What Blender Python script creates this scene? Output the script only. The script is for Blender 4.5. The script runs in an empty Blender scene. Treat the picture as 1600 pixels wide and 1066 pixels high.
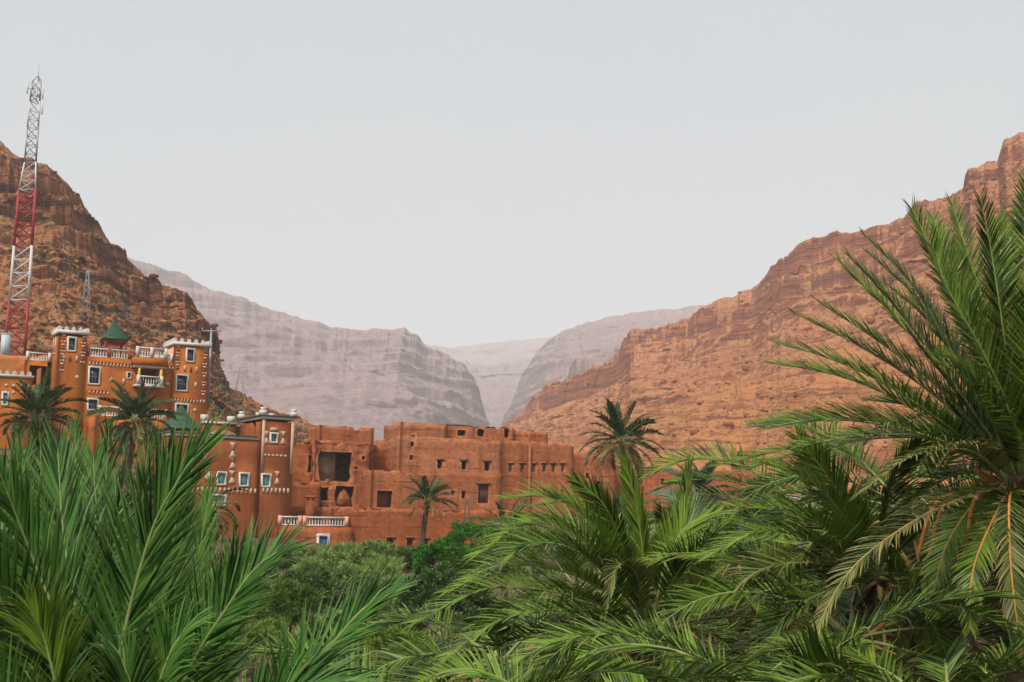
import bpy, math, random
import numpy as np
from mathutils import Vector, Matrix

random.seed(7)
rng = np.random.default_rng(7)
sc = bpy.context.scene
COL = sc.collection

# ------------------------------------------------------------------ camera
LENS = 45.0
TILT = math.radians(8.75)
ROLL = math.radians(0.8)
CAM = Vector((0.0, 0.0, 10.0))
cam_data = bpy.data.cameras.new('camera')
cam_data.lens = LENS
cam_data.sensor_width = 36.0
cam_data.clip_start = 0.1
cam_data.clip_end = 30000.0
cam = bpy.data.objects.new('camera', cam_data)
COL.objects.link(cam)
CM = Matrix.Rotation(math.pi / 2 + TILT, 4, 'X') @ Matrix.Rotation(ROLL, 4, 'Z')
cam.matrix_world = Matrix.Translation(CAM) @ CM
sc.camera = cam

# ------------------------------------------------------------------ sky and sun
SUN_EL, SUN_AZ = math.radians(50), math.radians(205)      # behind the camera, a little to the left
SDIR = Vector((math.sin(SUN_AZ) * math.cos(SUN_EL), math.cos(SUN_AZ) * math.cos(SUN_EL), math.sin(SUN_EL)))
world = bpy.data.worlds.new('World')
sc.world = world
world.use_nodes = True
wn = world.node_tree
wn.nodes.clear()
w_out = wn.nodes.new('ShaderNodeOutputWorld')
w_bg = wn.nodes.new('ShaderNodeBackground')
w_sky = wn.nodes.new('ShaderNodeTexSky')
w_sky.sky_type = 'NISHITA'
w_sky.sun_disc = False
w_sky.sun_elevation = SUN_EL
w_sky.sun_rotation = SUN_AZ
w_sky.air_density = 1.0
w_sky.dust_density = 4.0
w_mix = wn.nodes.new('ShaderNodeMix')                      # overcast veil over the clear sky
w_mix.data_type = 'RGBA'
w_mix.inputs[0].default_value = 0.72
w_mix.inputs[7].default_value = (3.03, 3.17, 3.19, 1.0)
wn.links.new(w_sky.outputs[0], w_mix.inputs[6])
wn.links.new(w_mix.outputs[2], w_bg.inputs[0])
w_tc = wn.nodes.new('ShaderNodeTexCoord')
w_map = wn.nodes.new('ShaderNodeMapping')
w_map.inputs['Scale'].default_value = (1.0, 1.0, 3.0)
w_ns = wn.nodes.new('ShaderNodeTexNoise')
w_ns.inputs['Scale'].default_value = 2.2
w_ns.inputs['Detail'].default_value = 4
wn.links.new(w_tc.outputs['Generated'], w_map.inputs[0])
wn.links.new(w_map.outputs[0], w_ns.inputs['Vector'])
w_mr = wn.nodes.new('ShaderNodeMapRange')                  # the veil is a little thicker here and there
w_mr.inputs[3].default_value = 0.70
w_mr.inputs[4].default_value = 0.92
wn.links.new(w_ns.outputs['Fac'], w_mr.inputs[0])
wn.links.new(w_mr.outputs[0], w_mix.inputs[0])
w_bg.inputs[1].default_value = 0.066
wn.links.new(w_bg.outputs[0], w_out.inputs[0])

sun_data = bpy.data.lights.new('sun', 'SUN')
sun_data.energy = 1.5
sun_data.angle = math.radians(11)
sun_data.color = (1.0, 0.95, 0.88)
sun = bpy.data.objects.new('sun', sun_data)
sun.rotation_euler = (-SDIR).to_track_quat('-Z', 'Y').to_euler()
sun.location = (0, -40, 80)
COL.objects.link(sun)

sc.view_settings.view_transform = 'Standard'
sc.view_settings.look = 'None'
sc.view_settings.exposure = 1.7
sc.view_settings.gamma = 1.0
sc.render.engine = 'CYCLES'
sc.cycles.use_denoising = True
sc.cycles.volume_bounces = 1
sc.cycles.max_bounces = 8
sc.cycles.diffuse_bounces = 3
sc.cycles.transparent_max_bounces = 8

# ------------------------------------------------------------------ helpers: photograph -> place
FPX = LENS / 36.0 * 1600.0
CM3 = CM.to_3x3()


def ray(px, py):
    return (CM3 @ Vector(((px - 800) / FPX, (533 - py) / FPX, -1.0)))


def P(px, py, Y):
    d = ray(px, py)
    return CAM + d * (Y / d.y)


# ------------------------------------------------------------------ numpy noise
_perm = rng.permutation(256)
_perm = np.concatenate([_perm, _perm, _perm])
_grad = rng.normal(size=(256, 3))
_grad /= np.linalg.norm(_grad, axis=1)[:, None]


def gnoise(p):
    p = np.asarray(p, float)
    i = np.floor(p).astype(int)
    f = p - i
    u = f * f * f * (f * (f * 6 - 15) + 10)
    i = i & 255
    out = 0
    for dx in (0, 1):
        for dy in (0, 1):
            for dz in (0, 1):
                h = _perm[_perm[_perm[(i[..., 0] + dx) & 255] + ((i[..., 1] + dy) & 255)] + ((i[..., 2] + dz) & 255)] & 255
                g = _grad[h]
                d = g[..., 0] * (f[..., 0] - dx) + g[..., 1] * (f[..., 1] - dy) + g[..., 2] * (f[..., 2] - dz)
                w = (u[..., 0] if dx else 1 - u[..., 0]) * (u[..., 1] if dy else 1 - u[..., 1]) * (u[..., 2] if dz else 1 - u[..., 2])
                out = out + w * d
    return out


def fbm(p, octv=5, gain=0.5, lac=2.1):
    p = np.asarray(p, float)
    a, s, tot = 1.0, 0.0, 0.0
    for k in range(octv):
        s = s + a * gnoise(p + 17.3 * k)
        p = p * lac
        a *= gain
    return s


def ridged(p, octv=4):
    p = np.asarray(p, float)
    a, s = 1.0, 0.0
    for k in range(octv):
        s = s + a * (1 - 2 * np.abs(gnoise(p + 9.1 * k)) * 1.6)
        p = p * 2.1
        a *= 0.5
    return s


# ------------------------------------------------------------------ mesh helpers
def link(o, parent=None):
    COL.objects.link(o)
    if parent is not None:
        o.parent = parent
    return o


def np_mesh(name, V, quads=None, tris=None, mat=None, smooth=False, attr=None):
    V = np.ascontiguousarray(V, dtype=np.float32)
    me = bpy.data.meshes.new(name)
    parts, starts, pos = [], [], 0
    for arr, k in ((quads, 4), (tris, 3)):
        if arr is not None and len(arr):
            a = np.asarray(arr, dtype=np.int32).reshape(-1, k)
            parts.append(a.ravel())
            starts.append(pos + np.arange(len(a)) * k)
            pos += a.size
    loops = np.concatenate(parts).astype(np.int32)
    st = np.concatenate(starts).astype(np.int32)
    me.vertices.add(len(V))
    me.vertices.foreach_set('co', V.ravel())
    me.loops.add(len(loops))
    me.loops.foreach_set('vertex_index', loops)
    me.polygons.add(len(st))
    me.polygons.foreach_set('loop_start', st)
    if smooth:
        me.polygons.foreach_set('use_smooth', np.ones(len(st), dtype=bool))
    if attr is not None:
        at = me.attributes.new('t', 'FLOAT', 'POINT')
        at.data.foreach_set('value', np.ascontiguousarray(attr, dtype=np.float32))
    me.update(calc_edges=True)
    me.validate()
    if mat:
        me.materials.append(mat)
    return me


def obj(name, me, parent=None, loc=None, rz=None):
    o = bpy.data.objects.new(name, me)
    if loc is not None:
        o.location = loc
    if rz is not None:
        o.rotation_euler = (0, 0, rz)
    return link(o, parent)


def tag(o, label=None, cat=None, group=None, kind=None):
    if label:
        o['label'] = label
    if cat:
        o['category'] = cat
    if group:
        o['group'] = group
    if kind:
        o['kind'] = kind
    return o


def empty(name, loc, rz=0.0):
    o = bpy.data.objects.new(name, None)
    o.empty_display_size = 0.3
    o.location = loc
    o.rotation_euler = (0, 0, rz)
    return link(o)


BOXQ = [(0, 3, 2, 1), (4, 5, 6, 7), (0, 1, 5, 4), (1, 2, 6, 5), (2, 3, 7, 6), (3, 0, 4, 7)]


def box_v(x0, x1, y0, y1, z0, z1):
    return [(x0, y0, z0), (x1, y0, z0), (x1, y1, z0), (x0, y1, z0), (x0, y0, z1), (x1, y0, z1), (x1, y1, z1), (x0, y1, z1)]


def box(name, mat, b, parent, bev=0.0):
    x0, x1, y0, y1, z0, z1 = b
    if bev:
        # chamfered prism: bevel on the upper and outer edges
        c = bev
        V = [(x0 + c, y0 + c, z0), (x1 - c, y0 + c, z0), (x1 - c, y1 - c, z0), (x0 + c, y1 - c, z0),
             (x0, y0, z0 + c), (x1, y0, z0 + c), (x1, y1, z0 + c), (x0, y1, z0 + c),
             (x0, y0, z1 - c), (x1, y0, z1 - c), (x1, y1, z1 - c), (x0, y1, z1 - c),
             (x0 + c, y0 + c, z1), (x1 - c, y0 + c, z1), (x1 - c, y1 - c, z1), (x0 + c, y1 - c, z1)]
        Q = [(0, 3, 2, 1), (12, 13, 14, 15)]
        for k in range(3):
            for j in range(4):
                a, d = k * 4 + j, k * 4 + (j + 1) % 4
                Q.append((a, d, d + 4, a + 4))
        return obj(name, np_mesh(name, V, quads=Q, mat=mat), parent)
    return obj(name, np_mesh(name, box_v(*b), quads=BOXQ, mat=mat), parent)


def beam(name, mat, p0, p1, r, parent, sides=4, r1=None):
    p0, p1 = np.array(p0, float), np.array(p1, float)
    r1 = r if r1 is None else r1
    t = p1 - p0
    t /= np.linalg.norm(t)
    a = np.array((0, 0, 1.0)) if abs(t[2]) < 0.9 else np.array((1.0, 0, 0))
    u = np.cross(t, a)
    u /= np.linalg.norm(u)
    w = np.cross(t, u)
    V, Q = [], []
    for p, rr in ((p0, r), (p1, r1)):
        for k in range(sides):
            an = 2 * math.pi * (k + 0.5) / sides
            V.append(p + rr * (math.cos(an) * u + math.sin(an) * w))
    for k in range(sides):
        Q.append((k, (k + 1) % sides, sides + (k + 1) % sides, sides + k))
    V += [p0, p1]
    T = [(2 * sides, (k + 1) % sides, k) for k in range(sides)] + [(2 * sides + 1, sides + k, sides + (k + 1) % sides) for k in range(sides)]
    return obj(name, np_mesh(name, V, quads=Q, tris=T, mat=mat), parent)


# ------------------------------------------------------------------ materials
def new_mat(name):
    m = bpy.data.materials.new(name)
    m.use_nodes = True
    nt = m.node_tree
    return m, nt, nt.nodes['Principled BSDF']


class NT:
    """small node-building shorthand"""

    def __init__(self, nt):
        self.nt = nt
        self.L = nt.links

    def n(self, t, **kw):
        nd = self.nt.nodes.new(t)
        for k, v in kw.items():
            setattr(nd, k, v)
        return nd

    def pos(self):
        return self.n('ShaderNodeNewGeometry').outputs['Position']

    def scale(self, vec, s):
        m = self.n('ShaderNodeMapping')
        m.inputs['Scale'].default_value = s if hasattr(s, '__len__') else (s, s, s)
        self.L.new(vec, m.inputs['Vector'])
        return m.outputs[0]

    def noise(self, vec, sc_, det=5, rough=0.55, dist=0.0):
        t = self.n('ShaderNodeTexNoise')
        t.inputs['Scale'].default_value = sc_
        t.inputs['Detail'].default_value = det
        t.inputs['Roughness'].default_value = rough
        t.inputs['Distortion'].default_value = dist
        self.L.new(vec, t.inputs['Vector'])
        return t.outputs['Fac']

    def ramp(self, fac, stops, interp='LINEAR'):
        r = self.n('ShaderNodeValToRGB')
        r.color_ramp.interpolation = interp
        e = r.color_ramp.elements
        while len(e) < len(stops):
            e.new(0.5)
        for el, (p, c) in zip(e, stops):
            el.position = p
            el.color = (c, c, c, 1) if not hasattr(c, '__len__') else (*c, 1)
        self.L.new(fac, r.inputs[0])
        return r.outputs[0]

    def mix(self, fac, a, b, mode='MIX'):
        m = self.n('ShaderNodeMix', data_type='RGBA', blend_type=mode)
        for sock, v in ((m.inputs[0], fac), (m.inputs[6], a), (m.inputs[7], b)):
            if isinstance(v, (int, float)):
                sock.default_value = v if sock.type == 'VALUE' else (v, v, v, 1)
            elif isinstance(v, tuple):
                sock.default_value = (*v, 1)
            else:
                self.L.new(v, sock)
        return m.outputs[2]

    def math(self, op, a, b=None):
        m = self.n('ShaderNodeMath', operation=op)
        for sock, v in zip(m.inputs, (a, b)):
            if v is None:
                continue
            if isinstance(v, (int, float)):
                sock.default_value = v
            else:
                self.L.new(v, sock)
        return m.outputs[0]

    def bump(self, h, strength, dist, bsdf):
        b = self.n('ShaderNodeBump')
        b.inputs['Strength'].default_value = strength
        b.inputs['Distance'].default_value = dist
        self.L.new(h, b.inputs['Height'])
        self.L.new(b.outputs[0], bsdf.inputs['Normal'])
        return b


def mat_plain(name, col, rough=0.7, var=0.12, metal=0.0, sc_=1.5, spec=0.3):
    m, nt, b = new_mat(name)
    N = NT(nt)
    f = N.noise(N.pos(), sc_, 4)
    c = N.mix(N.ramp(f, [(0.3, 0.0), (0.7, 1.0)]), tuple(x * (1 - var) for x in col), tuple(min(1, x * (1 + var)) for x in col))
    nt.links.new(c, b.inputs['Base Color'])
    b.inputs['Roughness'].default_value = rough
    b.inputs['Metallic'].default_value = metal
    b.inputs['Specular IOR Level'].default_value = spec
    return m


def mat_earth(name, col, dark, light, course=1.0, bump=0.6, stain=0.5):
    """rammed earth: lifts, blotches, pits and straw-coloured wear"""
    m, nt, b = new_mat(name)
    N = NT(nt)
    p = N.pos()
    big = N.noise(p, 0.22, 5, 0.6)
    fine = N.noise(p, 2.6, 8, 0.7)
    band = N.noise(N.scale(p, (0.12, 0.12, 1.15)), course, 4, 0.6, 0.3)
    run = N.noise(N.scale(p, (1.3, 1.3, 0.12)), 1.0, 4, 0.6)
    c = N.mix(N.ramp(big, [(0.32, 0.0), (0.68, 1.0)]), dark, col)
    c = N.mix(N.ramp(band, [(0.42, 0.0), (0.75, 0.7)]), c, light)
    c = N.mix(N.ramp(run, [(0.48, 0.0), (0.68, stain)]), c, tuple(x * 0.62 for x in dark))
    c = N.mix(N.ramp(fine, [(0.36, 0.7 * min(1, bump + 0.2)), (0.58, 0.0)]), c, tuple(x * 0.6 for x in dark))
    h = N.math('ADD', N.math('MULTIPLY', band, 1.2), fine)
    if bump > 0.85:                        # joints between the rammed lifts, worn open here and there
        sz = N.n('ShaderNodeSeparateXYZ')
        nt.links.new(p, sz.inputs[0])
        fr = N.math('FRACT', N.math('ADD', N.math('MULTIPLY', sz.outputs[2], 1.18), N.math('MULTIPLY', big, 0.9)))
        ln_ = N.math('MULTIPLY', N.ramp(fr, [(0.0, 1.0), (0.05, 0.8), (0.11, 0.0)]), N.ramp(N.noise(p, 0.5, 3), [(0.42, 0.0), (0.6, 0.7)]))
        c = N.mix(ln_, c, tuple(x * 0.45 for x in dark))
        h = N.math('SUBTRACT', h, N.math('MULTIPLY', ln_, 0.6))
    nt.links.new(c, b.inputs['Base Color'])
    b.inputs['Roughness'].default_value = 0.95
    b.inputs['Specular IOR Level'].default_value = 0.1
    N.bump(h, bump, 0.06, b)
    return m


def mat_rock(name, talus, cliff, dark, green=None, sc_=1.0, dip=0.0, bump=0.8, strata=1.0, apron=None):
    m, nt, b = new_mat(name)
    N = NT(nt)
    g = N.n('ShaderNodeNewGeometry')
    p = g.outputs['Position']
    sep = N.n('ShaderNodeSeparateXYZ')
    nt.links.new(g.outputs['Normal'], sep.inputs[0])
    mp = N.n('ShaderNodeMapping')
    mp.inputs['Rotation'].default_value = (0, dip, 0)
    nt.links.new(p, mp.inputs[0])
    q = mp.outputs[0]
    big = N.noise(p, 0.016 * sc_, 6, 0.6)
    mid = N.noise(p, 0.12 * sc_, 7, 0.65)
    fine = N.noise(p, 0.7 * sc_, 7, 0.7)
    lay = N.noise(N.scale(q, (0.02 * sc_, 0.02 * sc_, 0.42 * sc_)), 1.0, 6, 0.65, 0.35)
    steep = N.ramp(N.math('ADD', sep.outputs[2], N.math('ADD', N.math('MULTIPLY', N.math('SUBTRACT', mid, 0.5), 0.5), N.math('MULTIPLY', N.math('SUBTRACT', fine, 0.5), 0.5))), [(0.42, 1.0), (0.60, 0.0)])
    tal = N.mix(N.ramp(big, [(0.35, 0.0), (0.65, 1.0)]), talus, tuple(0.5 * a + 0.5 * c for a, c in zip(talus, cliff)))
    tal = N.mix(N.ramp(fine, [(0.30, 0.6), (0.52, 0.0)]), tal, dark)
    peb = N.noise(p, 0.36 * sc_, 4, 0.75)
    tal = N.mix(N.ramp(peb, [(0.36, 0.75), (0.47, 0.0)]), tal, dark)
    tal = N.mix(N.ramp(peb, [(0.56, 0.0), (0.66, 0.5)]), tal, tuple(min(1, x * 1.35) for x in talus))
    clf = N.mix(N.ramp(lay, [(0.38, 0.0), (0.62, 1.0)]), dark, cliff)
    if apron:                              # loose scree below the cliffs, cleaner and paler
        ac, z0, z1 = apron
        sp_ = N.n('ShaderNodeSeparateXYZ')
        nt.links.new(p, sp_.inputs[0])
        zf = N.math('ADD', sp_.outputs[2], N.math('MULTIPLY', N.math('SUBTRACT', big, 0.5), 60.0))
        mr = N.n('ShaderNodeMapRange')
        mr.inputs[1].default_value = z0
        mr.inputs[2].default_value = z1
        mr.inputs[3].default_value = 1.0
        mr.inputs[4].default_value = 0.0
        nt.links.new(zf, mr.inputs[0])
        af = mr.outputs[0]
        at_ = N.mix(N.ramp(peb, [(0.34, 0.38), (0.45, 0.0)]), ac, tuple(x * 0.5 for x in ac))
        tal = N.mix(af, tal, at_)
        steep = N.math('MULTIPLY', steep, N.math('SUBTRACT', 1.0, N.math('MULTIPLY', af, 0.6)))
    c = N.mix(steep, tal, clf)
    c = N.mix(N.math('MULTIPLY', N.ramp(lay, [(0.36, 0.8), (0.465, 0.0)]), strata), c, dark)
    c = N.mix(N.ramp(lay, [(0.62, 0.0), (0.80, 0.45)]), c, tuple(min(1, x * 1.25) for x in talus))
    if green:
        sp = N.noise(p, 0.32 * sc_, 3, 0.6)
        c = N.mix(N.math('MULTIPLY', N.ramp(sp, [(0.60, 0.0), (0.67, 0.8)]), N.math('SUBTRACT', 1.0, steep)), c, green)
    nt.links.new(c, b.inputs['Base Color'])
    b.inputs['Roughness'].default_value = 0.95
    b.inputs['Specular IOR Level'].default_value = 0.05
    h = N.math('ADD', N.math('MULTIPLY', lay, 1.2), N.math('ADD', N.math('MULTIPLY', mid, 1.2), N.math('MULTIPLY', fine, 0.5)))
    N.bump(h, bump, 2.2 / sc_, b)
    return m


def mat_leaf(name, c_dark, c_light, c_tip, rough=0.42, trans=0.14, tip_from=0.72, spec=0.24, spread=0.37):
    m, nt, b = new_mat(name)
    N = NT(nt)
    g = N.n('ShaderNodeNewGeometry')
    oi = N.n('ShaderNodeObjectInfo')
    at = N.n('ShaderNodeAttribute')
    at.attribute_name = 't'
    r = N.math('ADD', N.math('MULTIPLY', g.outputs['Random Per Island'], 0.6), N.math('MULTIPLY', oi.outputs['Random'], 0.4))
    blot = N.noise(g.outputs['Position'], 1.1, 3)
    r = N.math('ADD', N.math('MULTIPLY', r, 0.6), N.math('MULTIPLY', blot, 0.4))
    c = N.mix(N.ramp(r, [(0.5 - spread * 0.4, 0.0), (0.5 + spread * 0.4, 1.0)]), c_dark, c_light)
    tipf = N.math('MULTIPLY', N.ramp(at.outputs['Fac'], [(tip_from, 0.0), (1.0, 1.0)]), N.ramp(g.outputs['Random Per Island'], [(0.2, 0.15), (0.9, 0.9)]))
    c = N.mix(tipf, c, c_tip)
    nt.links.new(c, b.inputs['Base Color'])
    b.inputs['Roughness'].default_value = rough
    b.inputs['Specular IOR Level'].default_value = spec
    tr = N.n('ShaderNodeBsdfTranslucent')
    tc = N.mix(0.5, c, c_light, 'MIX')
    nt.links.new(tc, tr.inputs[0])
    mx = N.n('ShaderNodeMixShader')
    mx.inputs[0].default_value = trans
    nt.links.new(b.outputs[0], mx.inputs[1])
    nt.links.new(tr.outputs[0], mx.inputs[2])
    nt.links.new(mx.outputs[0], nt.nodes['Material Output'].inputs[0])
    return m


M = {}
M['hotel'] = mat_earth('hotel_render', (0.42, 0.130, 0.024), (0.35, 0.102, 0.018), (0.45, 0.15, 0.032), 1.0, 0.25, 0.3)
M['hotel_pink'] = mat_plain('pink_render', (0.62, 0.30, 0.20), 0.9)
M['house'] = mat_earth('house_render', (0.31, 0.092, 0.031), (0.25, 0.07, 0.024), (0.34, 0.105, 0.04), 1.0, 0.3, 0.35)
M['adobe'] = mat_earth('rammed_earth', (0.42, 0.142, 0.056), (0.29, 0.092, 0.036), (0.49, 0.19, 0.085), 1.0, 1.0, 0.75)
M['adobe_pale'] = mat_earth('pale_rammed_earth', (0.44, 0.17, 0.078), (0.31, 0.112, 0.05), (0.50, 0.215, 0.108), 1.0, 1.0, 0.75)
M['adobe_red'] = mat_earth('red_rammed_earth', (0.40, 0.12, 0.044), (0.28, 0.08, 0.029), (0.46, 0.155, 0.062), 1.0, 0.9, 0.7)
M['plaster'] = mat_earth('grey_plaster', (0.30, 0.20, 0.14), (0.20, 0.12, 0.08), (0.36, 0.26, 0.19), 1.0, 0.6, 0.5)
M['bank'] = mat_earth('orange_earth', (0.50, 0.19, 0.06), (0.42, 0.15, 0.045), (0.52, 0.22, 0.08), 0.6, 0.5, 0.2)
M['white'] = mat_plain('white_paint', (0.52, 0.49, 0.45), 0.8, 0.06)
M['trim'] = mat_plain('faded_trim_paint', (0.46, 0.39, 0.31), 0.85, 0.25, sc_=4)
M['cream'] = mat_plain('cream_paint', (0.48, 0.33, 0.22), 0.85, 0.08)
M['redpaint'] = mat_plain('red_brown_paint', (0.28, 0.05, 0.025), 0.8)
M['green_tile'] = mat_plain('green_roof_tile', (0.015, 0.055, 0.025), 0.5, 0.25, sc_=3)
M['green_pale'] = mat_plain('pale_green_roof', (0.022, 0.07, 0.035), 0.6, 0.2, sc_=3)
M['wood_red'] = mat_plain('dark_red_wood', (0.16, 0.03, 0.025), 0.7)
M['yellow'] = mat_plain('yellow_paint', (0.62, 0.38, 0.06), 0.7)
M['glass'] = mat_plain('dark_window_glass', (0.02, 0.025, 0.035), 0.18, 0.3, spec=0.6)
M['grille'] = mat_plain('blue_grey_grille', (0.10, 0.13, 0.19), 0.5)
M['turq'] = mat_plain('turquoise_paint', (0.14, 0.33, 0.35), 0.6, 0.2)
M['blue'] = mat_plain('blue_door_paint', (0.02, 0.10, 0.26), 0.55, 0.2)
M['door'] = mat_plain('dark_wood_door', (0.085, 0.04, 0.03), 0.85, 0.25, sc_=4)
M['steel_red'] = mat_plain('red_mast_paint', (0.30, 0.02, 0.03), 0.55, 0.15)
M['steel_white'] = mat_plain('white_mast_paint', (0.50, 0.50, 0.49), 0.6, 0.15)
M['steel'] = mat_plain('galvanised_steel', (0.30, 0.31, 0.33), 0.5, 0.1, 0.4)
M['cabinet'] = mat_plain('pale_blue_cabinet', (0.42, 0.47, 0.50), 0.6, 0.08)
M['pole'] = mat_plain('weathered_pole_wood', (0.09, 0.065, 0.05), 0.9, 0.3, sc_=4)
M['trunk'] = mat_earth('palm_trunk', (0.13, 0.085, 0.055), (0.06, 0.04, 0.028), (0.20, 0.14, 0.09), 5.0, 0.9, 0.3)
M['boot'] = mat_plain('palm_leaf_base', (0.26, 0.12, 0.045), 0.9, 0.45, sc_=9)
M['bark'] = mat_plain('shrub_bark', (0.10, 0.075, 0.05), 0.95, 0.3, sc_=6)
M['stalk'] = mat_plain('orange_fruit_stalk', (0.50, 0.20, 0.05), 0.6, 0.2, sc_=4)
M['rachis'] = mat_plain('green_frond_stalk', (0.19, 0.23, 0.07), 0.5, 0.25, sc_=3)
M['rachis_dry'] = mat_plain('dry_frond_stalk', (0.36, 0.22, 0.09), 0.7, 0.3, sc_=3)
M['leaf_a'] = mat_leaf('blue_green_palm_leaflets', (0.004, 0.022, 0.005), (0.08, 0.20, 0.034), (0.24, 0.30, 0.09))
M['leaf_b'] = mat_leaf('green_palm_leaflets', (0.006, 0.026, 0.004), (0.15, 0.25, 0.024), (0.30, 0.29, 0.06), tip_from=0.66)
M['leaf_d'] = mat_leaf('deep_green_palm_leaflets', (0.006, 0.025, 0.003), (0.115, 0.195, 0.018), (0.34, 0.25, 0.06), tip_from=0.7)
M['leaf_far'] = mat_leaf('dark_olive_palm_leaflets', (0.010, 0.030, 0.008), (0.065, 0.115, 0.022), (0.22, 0.22, 0.07), tip_from=0.8)
M['leaf_dust'] = mat_leaf('dusty_palm_leaflets', (0.02, 0.05, 0.025), (0.09, 0.14, 0.075), (0.22, 0.22, 0.12))
M['leaf_old'] = mat_leaf('yellowing_palm_leaflets', (0.03, 0.06, 0.012), (0.15, 0.17, 0.04), (0.38, 0.25, 0.09), tip_from=0.45)
M['leaf_dead'] = mat_leaf('dead_palm_leaflets', (0.13, 0.085, 0.045), (0.27, 0.19, 0.10), (0.38, 0.28, 0.15), trans=0.1)
M['bush_grey'] = mat_leaf('grey_green_tamarisk_leaves', (0.03, 0.07, 0.018), (0.29, 0.41, 0.11), (0.40, 0.48, 0.15), 0.6, 0.3, spec=0.2)
M['bush_bright'] = mat_leaf('bright_green_leaves', (0.012, 0.07, 0.005), (0.085, 0.28, 0.018), (0.16, 0.36, 0.03), 0.5, 0.35)
M['bush_lime'] = mat_leaf('yellow_green_leaves', (0.035, 0.085, 0.01), (0.19, 0.28, 0.04), (0.30, 0.34, 0.06), 0.55, 0.35)
M['bush_dark'] = mat_leaf('dark_green_leaves', (0.008, 0.028, 0.007), (0.05, 0.105, 0.022), (0.09, 0.15, 0.035), 0.5, 0.25)
M['scrub'] = mat_leaf('dry_scrub_leaves', (0.06, 0.06, 0.03), (0.15, 0.14, 0.07), (0.2, 0.19, 0.1), 0.8, 0.1, spec=0.1)
M['ground'] = mat_rock('valley_soil', (0.16, 0.12, 0.06), (0.14, 0.09, 0.05), (0.05, 0.05, 0.025), (0.04, 0.08, 0.02), 4.0)
M['hill_l'] = mat_rock('brown_crag_rock', (0.43, 0.195, 0.083), (0.29, 0.107, 0.048), (0.07, 0.026, 0.013), (0.10, 0.09, 0.035), 1.3, 0.15, 1.0)
M['hill_r'] = mat_rock('orange_layered_rock', (0.48, 0.218, 0.10), (0.34, 0.12, 0.06), (0.16, 0.057, 0.031), (0.24, 0.125, 0.055), 1.1, -0.05, 1.0, apron=((0.49, 0.21, 0.082), 45.0, 85.0))
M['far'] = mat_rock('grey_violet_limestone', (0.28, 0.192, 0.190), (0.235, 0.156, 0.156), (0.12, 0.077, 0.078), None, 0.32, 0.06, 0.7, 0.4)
M['stone'] = mat_rock('fallen_rock', (0.38, 0.19, 0.09), (0.30, 0.13, 0.06), (0.13, 0.06, 0.03), None, 3.0)

# ------------------------------------------------------------------ hills and mountains
def catmull(pts, n):
    """smooth curve through points, evenly spread over the parameter"""
    pts = np.array(pts, float)
    if len(pts) == 2:
        k = np.linspace(0, 1, n)[:, None]
        return pts[0] * (1 - k) + pts[1] * k
    q = np.vstack([2 * pts[0] - pts[1], pts, 2 * pts[-1] - pts[-2]])
    d = np.sqrt(np.linalg.norm(np.diff(pts, axis=0), axis=1)) ** 2
    cum = np.concatenate([[0], np.cumsum(d)])
    s = np.linspace(0, cum[-1], n)
    i = np.clip(np.searchsorted(cum, s, side='right') - 1, 0, len(pts) - 2)
    t = ((s - cum[i]) / np.maximum(d[i], 1e-9))[:, None]
    p0, p1, p2, p3 = q[i], q[i + 1], q[i + 2], q[i + 3]
    return 0.5 * (2 * p1 + (p2 - p0) * t + (2 * p0 - 5 * p1 + 4 * p2 - p3) * t ** 2 + (3 * p1 - p0 - 3 * p2 + p3) * t ** 3)


def lin(pts, s):
    pts = np.array(pts, float)
    k = np.linspace(0, 1, len(pts))
    return np.stack([np.interp(s, k, pts[:, j]) for j in range(3)], axis=1)


STR = rng.random(4000)


def strata(z):
    """hardness of the bed at height z, -1..1, with abrupt bed tops"""
    def one(zz, k):
        i = np.floor(zz).astype(int)
        f = zz - i
        f = np.clip((f - 0.15) / 0.25, 0, 1)
        a, b_ = STR[(i + k) % 4000], STR[(i + k + 1) % 4000]
        return (a * (1 - f) + b_ * f) * 2 - 1
    return one


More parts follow.
